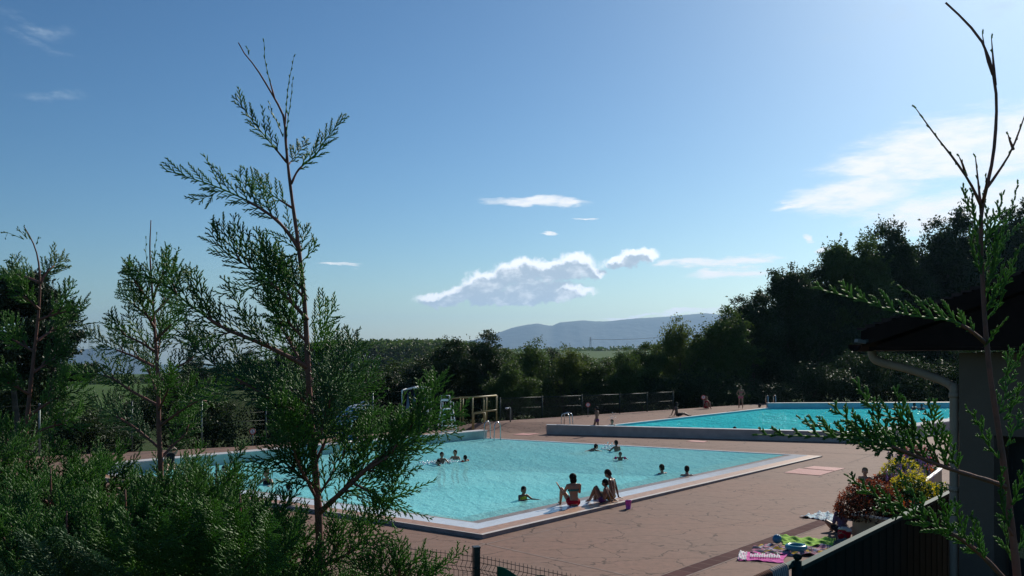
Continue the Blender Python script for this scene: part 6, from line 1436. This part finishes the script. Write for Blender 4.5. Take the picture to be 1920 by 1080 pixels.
for P_ in ([(1842, 430), (1826, 405), (1812, 380), (1806, 352)], [(1841, 460), (1860, 430), (1872, 400), (1880, 365)], [(1843, 510), (1862, 470), (1874, 440), (1884, 420)], [(1844, 520), (1830, 490), (1822, 460), (1818, 430)], [(1845, 590), (1862, 560), (1872, 530), (1880, 500)], [(1846, 580), (1885, 530), (1905, 480), (1925, 450)]):
    c.fr(P_, D4, .61, af=.6, fat=1.3, Lmax=.012, bare=.0, r0=.0010, green_from=.0, upward=.2, spacing=.004)
c.fr([(1848, 600), (1875, 570), (1880, 545), (1885, 520)], D4, .6, Lmax=0.0090, **G4); c.fr([(1846, 650), (1868, 620), (1885, 600)], D4, .6, Lmax=0.0080, **G4)
c.fr([(1850, 645), (1820, 620), (1785, 602), (1740, 596), (1680, 585), (1610, 562), (1528, 540)], D4, .55, Lmax=.024, bare=.10, down=.3, r0=.0014, green_from=.2, upward=.9, af=.7, fat=1.35, spacing=.0062, normal=(0, -1, .3))
c.fr([(1800, 612), (1760, 585), (1720, 560), (1690, 540)], .61, .6, Lmax=0.0070, **G4)
c.fr([(1886, 912), (1850, 900), (1800, 885), (1750, 868), (1700, 848), (1640, 828), (1560, 820), (1420, 815)], D4, .52, Lmax=.024, bare=.30, down=.35, r0=.0018, green_from=.55, upward=.9, af=.7, fat=1.35, spacing=.0062, sub=0)
for P_ in ([(1760, 870), (1740, 830), (1690, 790), (1640, 770), (1603, 715)], [(1740, 862), (1712, 820), (1690, 775), (1682, 730)], [(1700, 850), (1650, 830), (1580, 812), (1500, 785)], [(1780, 878), (1760, 830), (1748, 790), (1742, 755)], [(1690, 846), (1640, 815), (1600, 795), (1560, 760)], [(1800, 884), (1775, 840), (1765, 800)], [(1730, 858), (1690, 825), (1655, 800), (1630, 760)], [(1660, 835), (1600, 822), (1540, 806)], [(1720, 856), (1670, 845), (1610, 840)]):
    c.fr(P_, .60, .56, Lmax=.021, bare=.10, r0=.0011, green_from=.1, upward=.8, af=.7, fat=1.35, spacing=.0062, down=.8)
c.fr([(1896, 1100), (1850, 1050), (1800, 1010), (1740, 980), (1690, 950), (1640, 930), (1590, 893)], D4, .56, Lmax=.026, bare=.18, down=.8, r0=.0018, green_from=.4, upward=.6, af=.7, fat=1.35, spacing=.0062)
for P_ in ([(1760, 990), (1730, 950), (1700, 915), (1685, 885)], [(1790, 1005), (1770, 960), (1755, 920)], [(1720, 970), (1680, 965), (1640, 955)], [(1820, 1030), (1800, 980), (1790, 940)], [(1850, 1055), (1830, 1010), (1822, 965)]):
    c.fr(P_, .60, .57, Lmax=.016, bare=.1, r0=.0010, green_from=.05, upward=.5, af=.7, fat=1.35, spacing=.0062)
for P_ in ([(1870, 800), (1895, 770), (1910, 735), (1935, 700)], [(1868, 790), (1885, 740), (1890, 700), (1893, 655)], [(1880, 850), (1905, 800), (1925, 780)], [(1882, 870), (1850, 830), (1832, 790), (1812, 765)], [(1892, 960), (1915, 900), (1930, 850)], [(1900, 1010), (1882, 960), (1876, 920), (1878, 880)], [(1905, 1050), (1925, 980), (1935, 930)], [(1905, 1070), (1890, 1030), (1885, 990)], [(1860, 730), (1900, 690), (1925, 650)]):
    c.fr(P_, D4, D4 + c.rr.uniform(-.05, .03), Lmax=.016, bare=.1, r0=.0011, green_from=.1, upward=.3, af=.7, fat=1.35, spacing=.0062)
c.auto(2.9, 3.86, 20, .26, .12, Lmax=.06, spacing=.010)
c.build()
# --- low hedge cypresses filling the bottom left
def low(px, ptop, d, seed, label, n=26, Lf=.13, pale=False):
    ptop += 18
    c = Cyp(label, seed, sc=1.0 + (d - .9) * .35); tipz = HC - (ptop - HY) / F * d
    c.trunk([(px + 6, 1200), (px + 2, (1200 + ptop) / 2), (px, ptop)], d, d, .0042, .0006)
    c.auto(3.96 if d < 1.3 else 3.9, tipz - .03, int(n * 1.5), Lf, Lf * .5); c.auto(2.85, 3.86, 16, .30, .16, Lmax=.08, spacing=.012)
    return c
lows = [(-15, 800, 1.0, 'low bushy cypress cut by the left edge, in front of the leftmost stem', 34), (95, 860, .92, 'low cypress just right of the leftmost stem', 34), (170, 830, 1.15, 'low feathery cypress between the two left stems', 34), (235, 900, .85, 'low bright tipped cypress at the bottom, left of the second stem', 34), (350, 880, .88, 'low cypress right of the second stem, hiding the pool rim', 34),
        (405, 850, 1.12, 'low cypress with upright sprays before the left part of the pool', 32), (450, 905, .84, 'low cypress at the bottom, halfway between the second stem and the tallest one', 34), (528, 930, .95, 'low cypress touching the left side of the tallest stem', 32), (662, 985, .86, 'low cypress just right of the tallest stem, in front of the wire fence', 26), (125, 940, .80, 'bright green low cypress at the bottom left corner', 32), (20, 960, .82, 'low cypress in the bottom left corner of the picture', 30)]
NEARF = {9: [[(125, 1150), (100, 1080), (80, 1040), (60, 1008)], [(160, 1150), (135, 1090), (110, 1050), (88, 1012)], [(200, 1150), (180, 1090), (150, 1040), (120, 1000)], [(60, 1150), (40, 1110), (10, 1080), (-10, 1066)], [(230, 1150), (215, 1100), (190, 1060), (165, 1030)], [(100, 1160), (75, 1120), (45, 1095)]],
         3: [[(270, 1130), (262, 1060), (250, 1010), (236, 960)], [(290, 1130), (300, 1060), (295, 1010), (300, 960)], [(250, 1130), (225, 1070), (205, 1030), (190, 985)]],
         6: [[(470, 1130), (455, 1060), (448, 1000), (436, 950)], [(480, 1130), (500, 1060), (498, 1010), (508, 965)]],
         4: [[(360, 1120), (352, 1050), (340, 1000), (335, 940)], [(380, 1120), (392, 1050), (400, 990), (398, 940)]]}
for i, (px, pt, d, lab, n) in enumerate(lows):
    c = low(px, pt + (40 if px > 600 else 0), d, 40 + i, lab, n, .05 if px > 600 else (.085 if px > 500 else .115))
    for P_ in NEARF.get(i, []): c.fr(P_, d - .04, d - .22, Lmax=.042, bare=.05, r0=.0012, green_from=.15, upward=.2, pale=(i == 9))
    c.build()
c = Cyp('lowest cypress at the bottom centre with one long twig reaching right', 60)
c.trunk([(735, 1180), (738, 1100), (742, 1022)], .86, .86, .0035, .0008)
c.fr([(740, 1110), (790, 1085), (830, 1062), (858, 1040), (877, 1030)], .86, .82, Lmax=.022, bare=.1, r0=.0012, green_from=.1); c.fr([(738, 1110), (770, 1060), (800, 1035)], .86, .84, Lmax=.03, bare=.1)
for P_ in ([(740, 1110), (720, 1080), (700, 1050)], [(742, 1100), (750, 1070), (752, 1045)], [(738, 1120), (690, 1080), (660, 1050)], [(745, 1120), (800, 1090), (820, 1060)]): c.fr(P_, .86, .83, Lmax=.04, bare=.05, sub=2, subL=.05)
c.auto(2.85, 3.60, 10, .15, .10, Lmax=.05, spacing=.012); c.build()
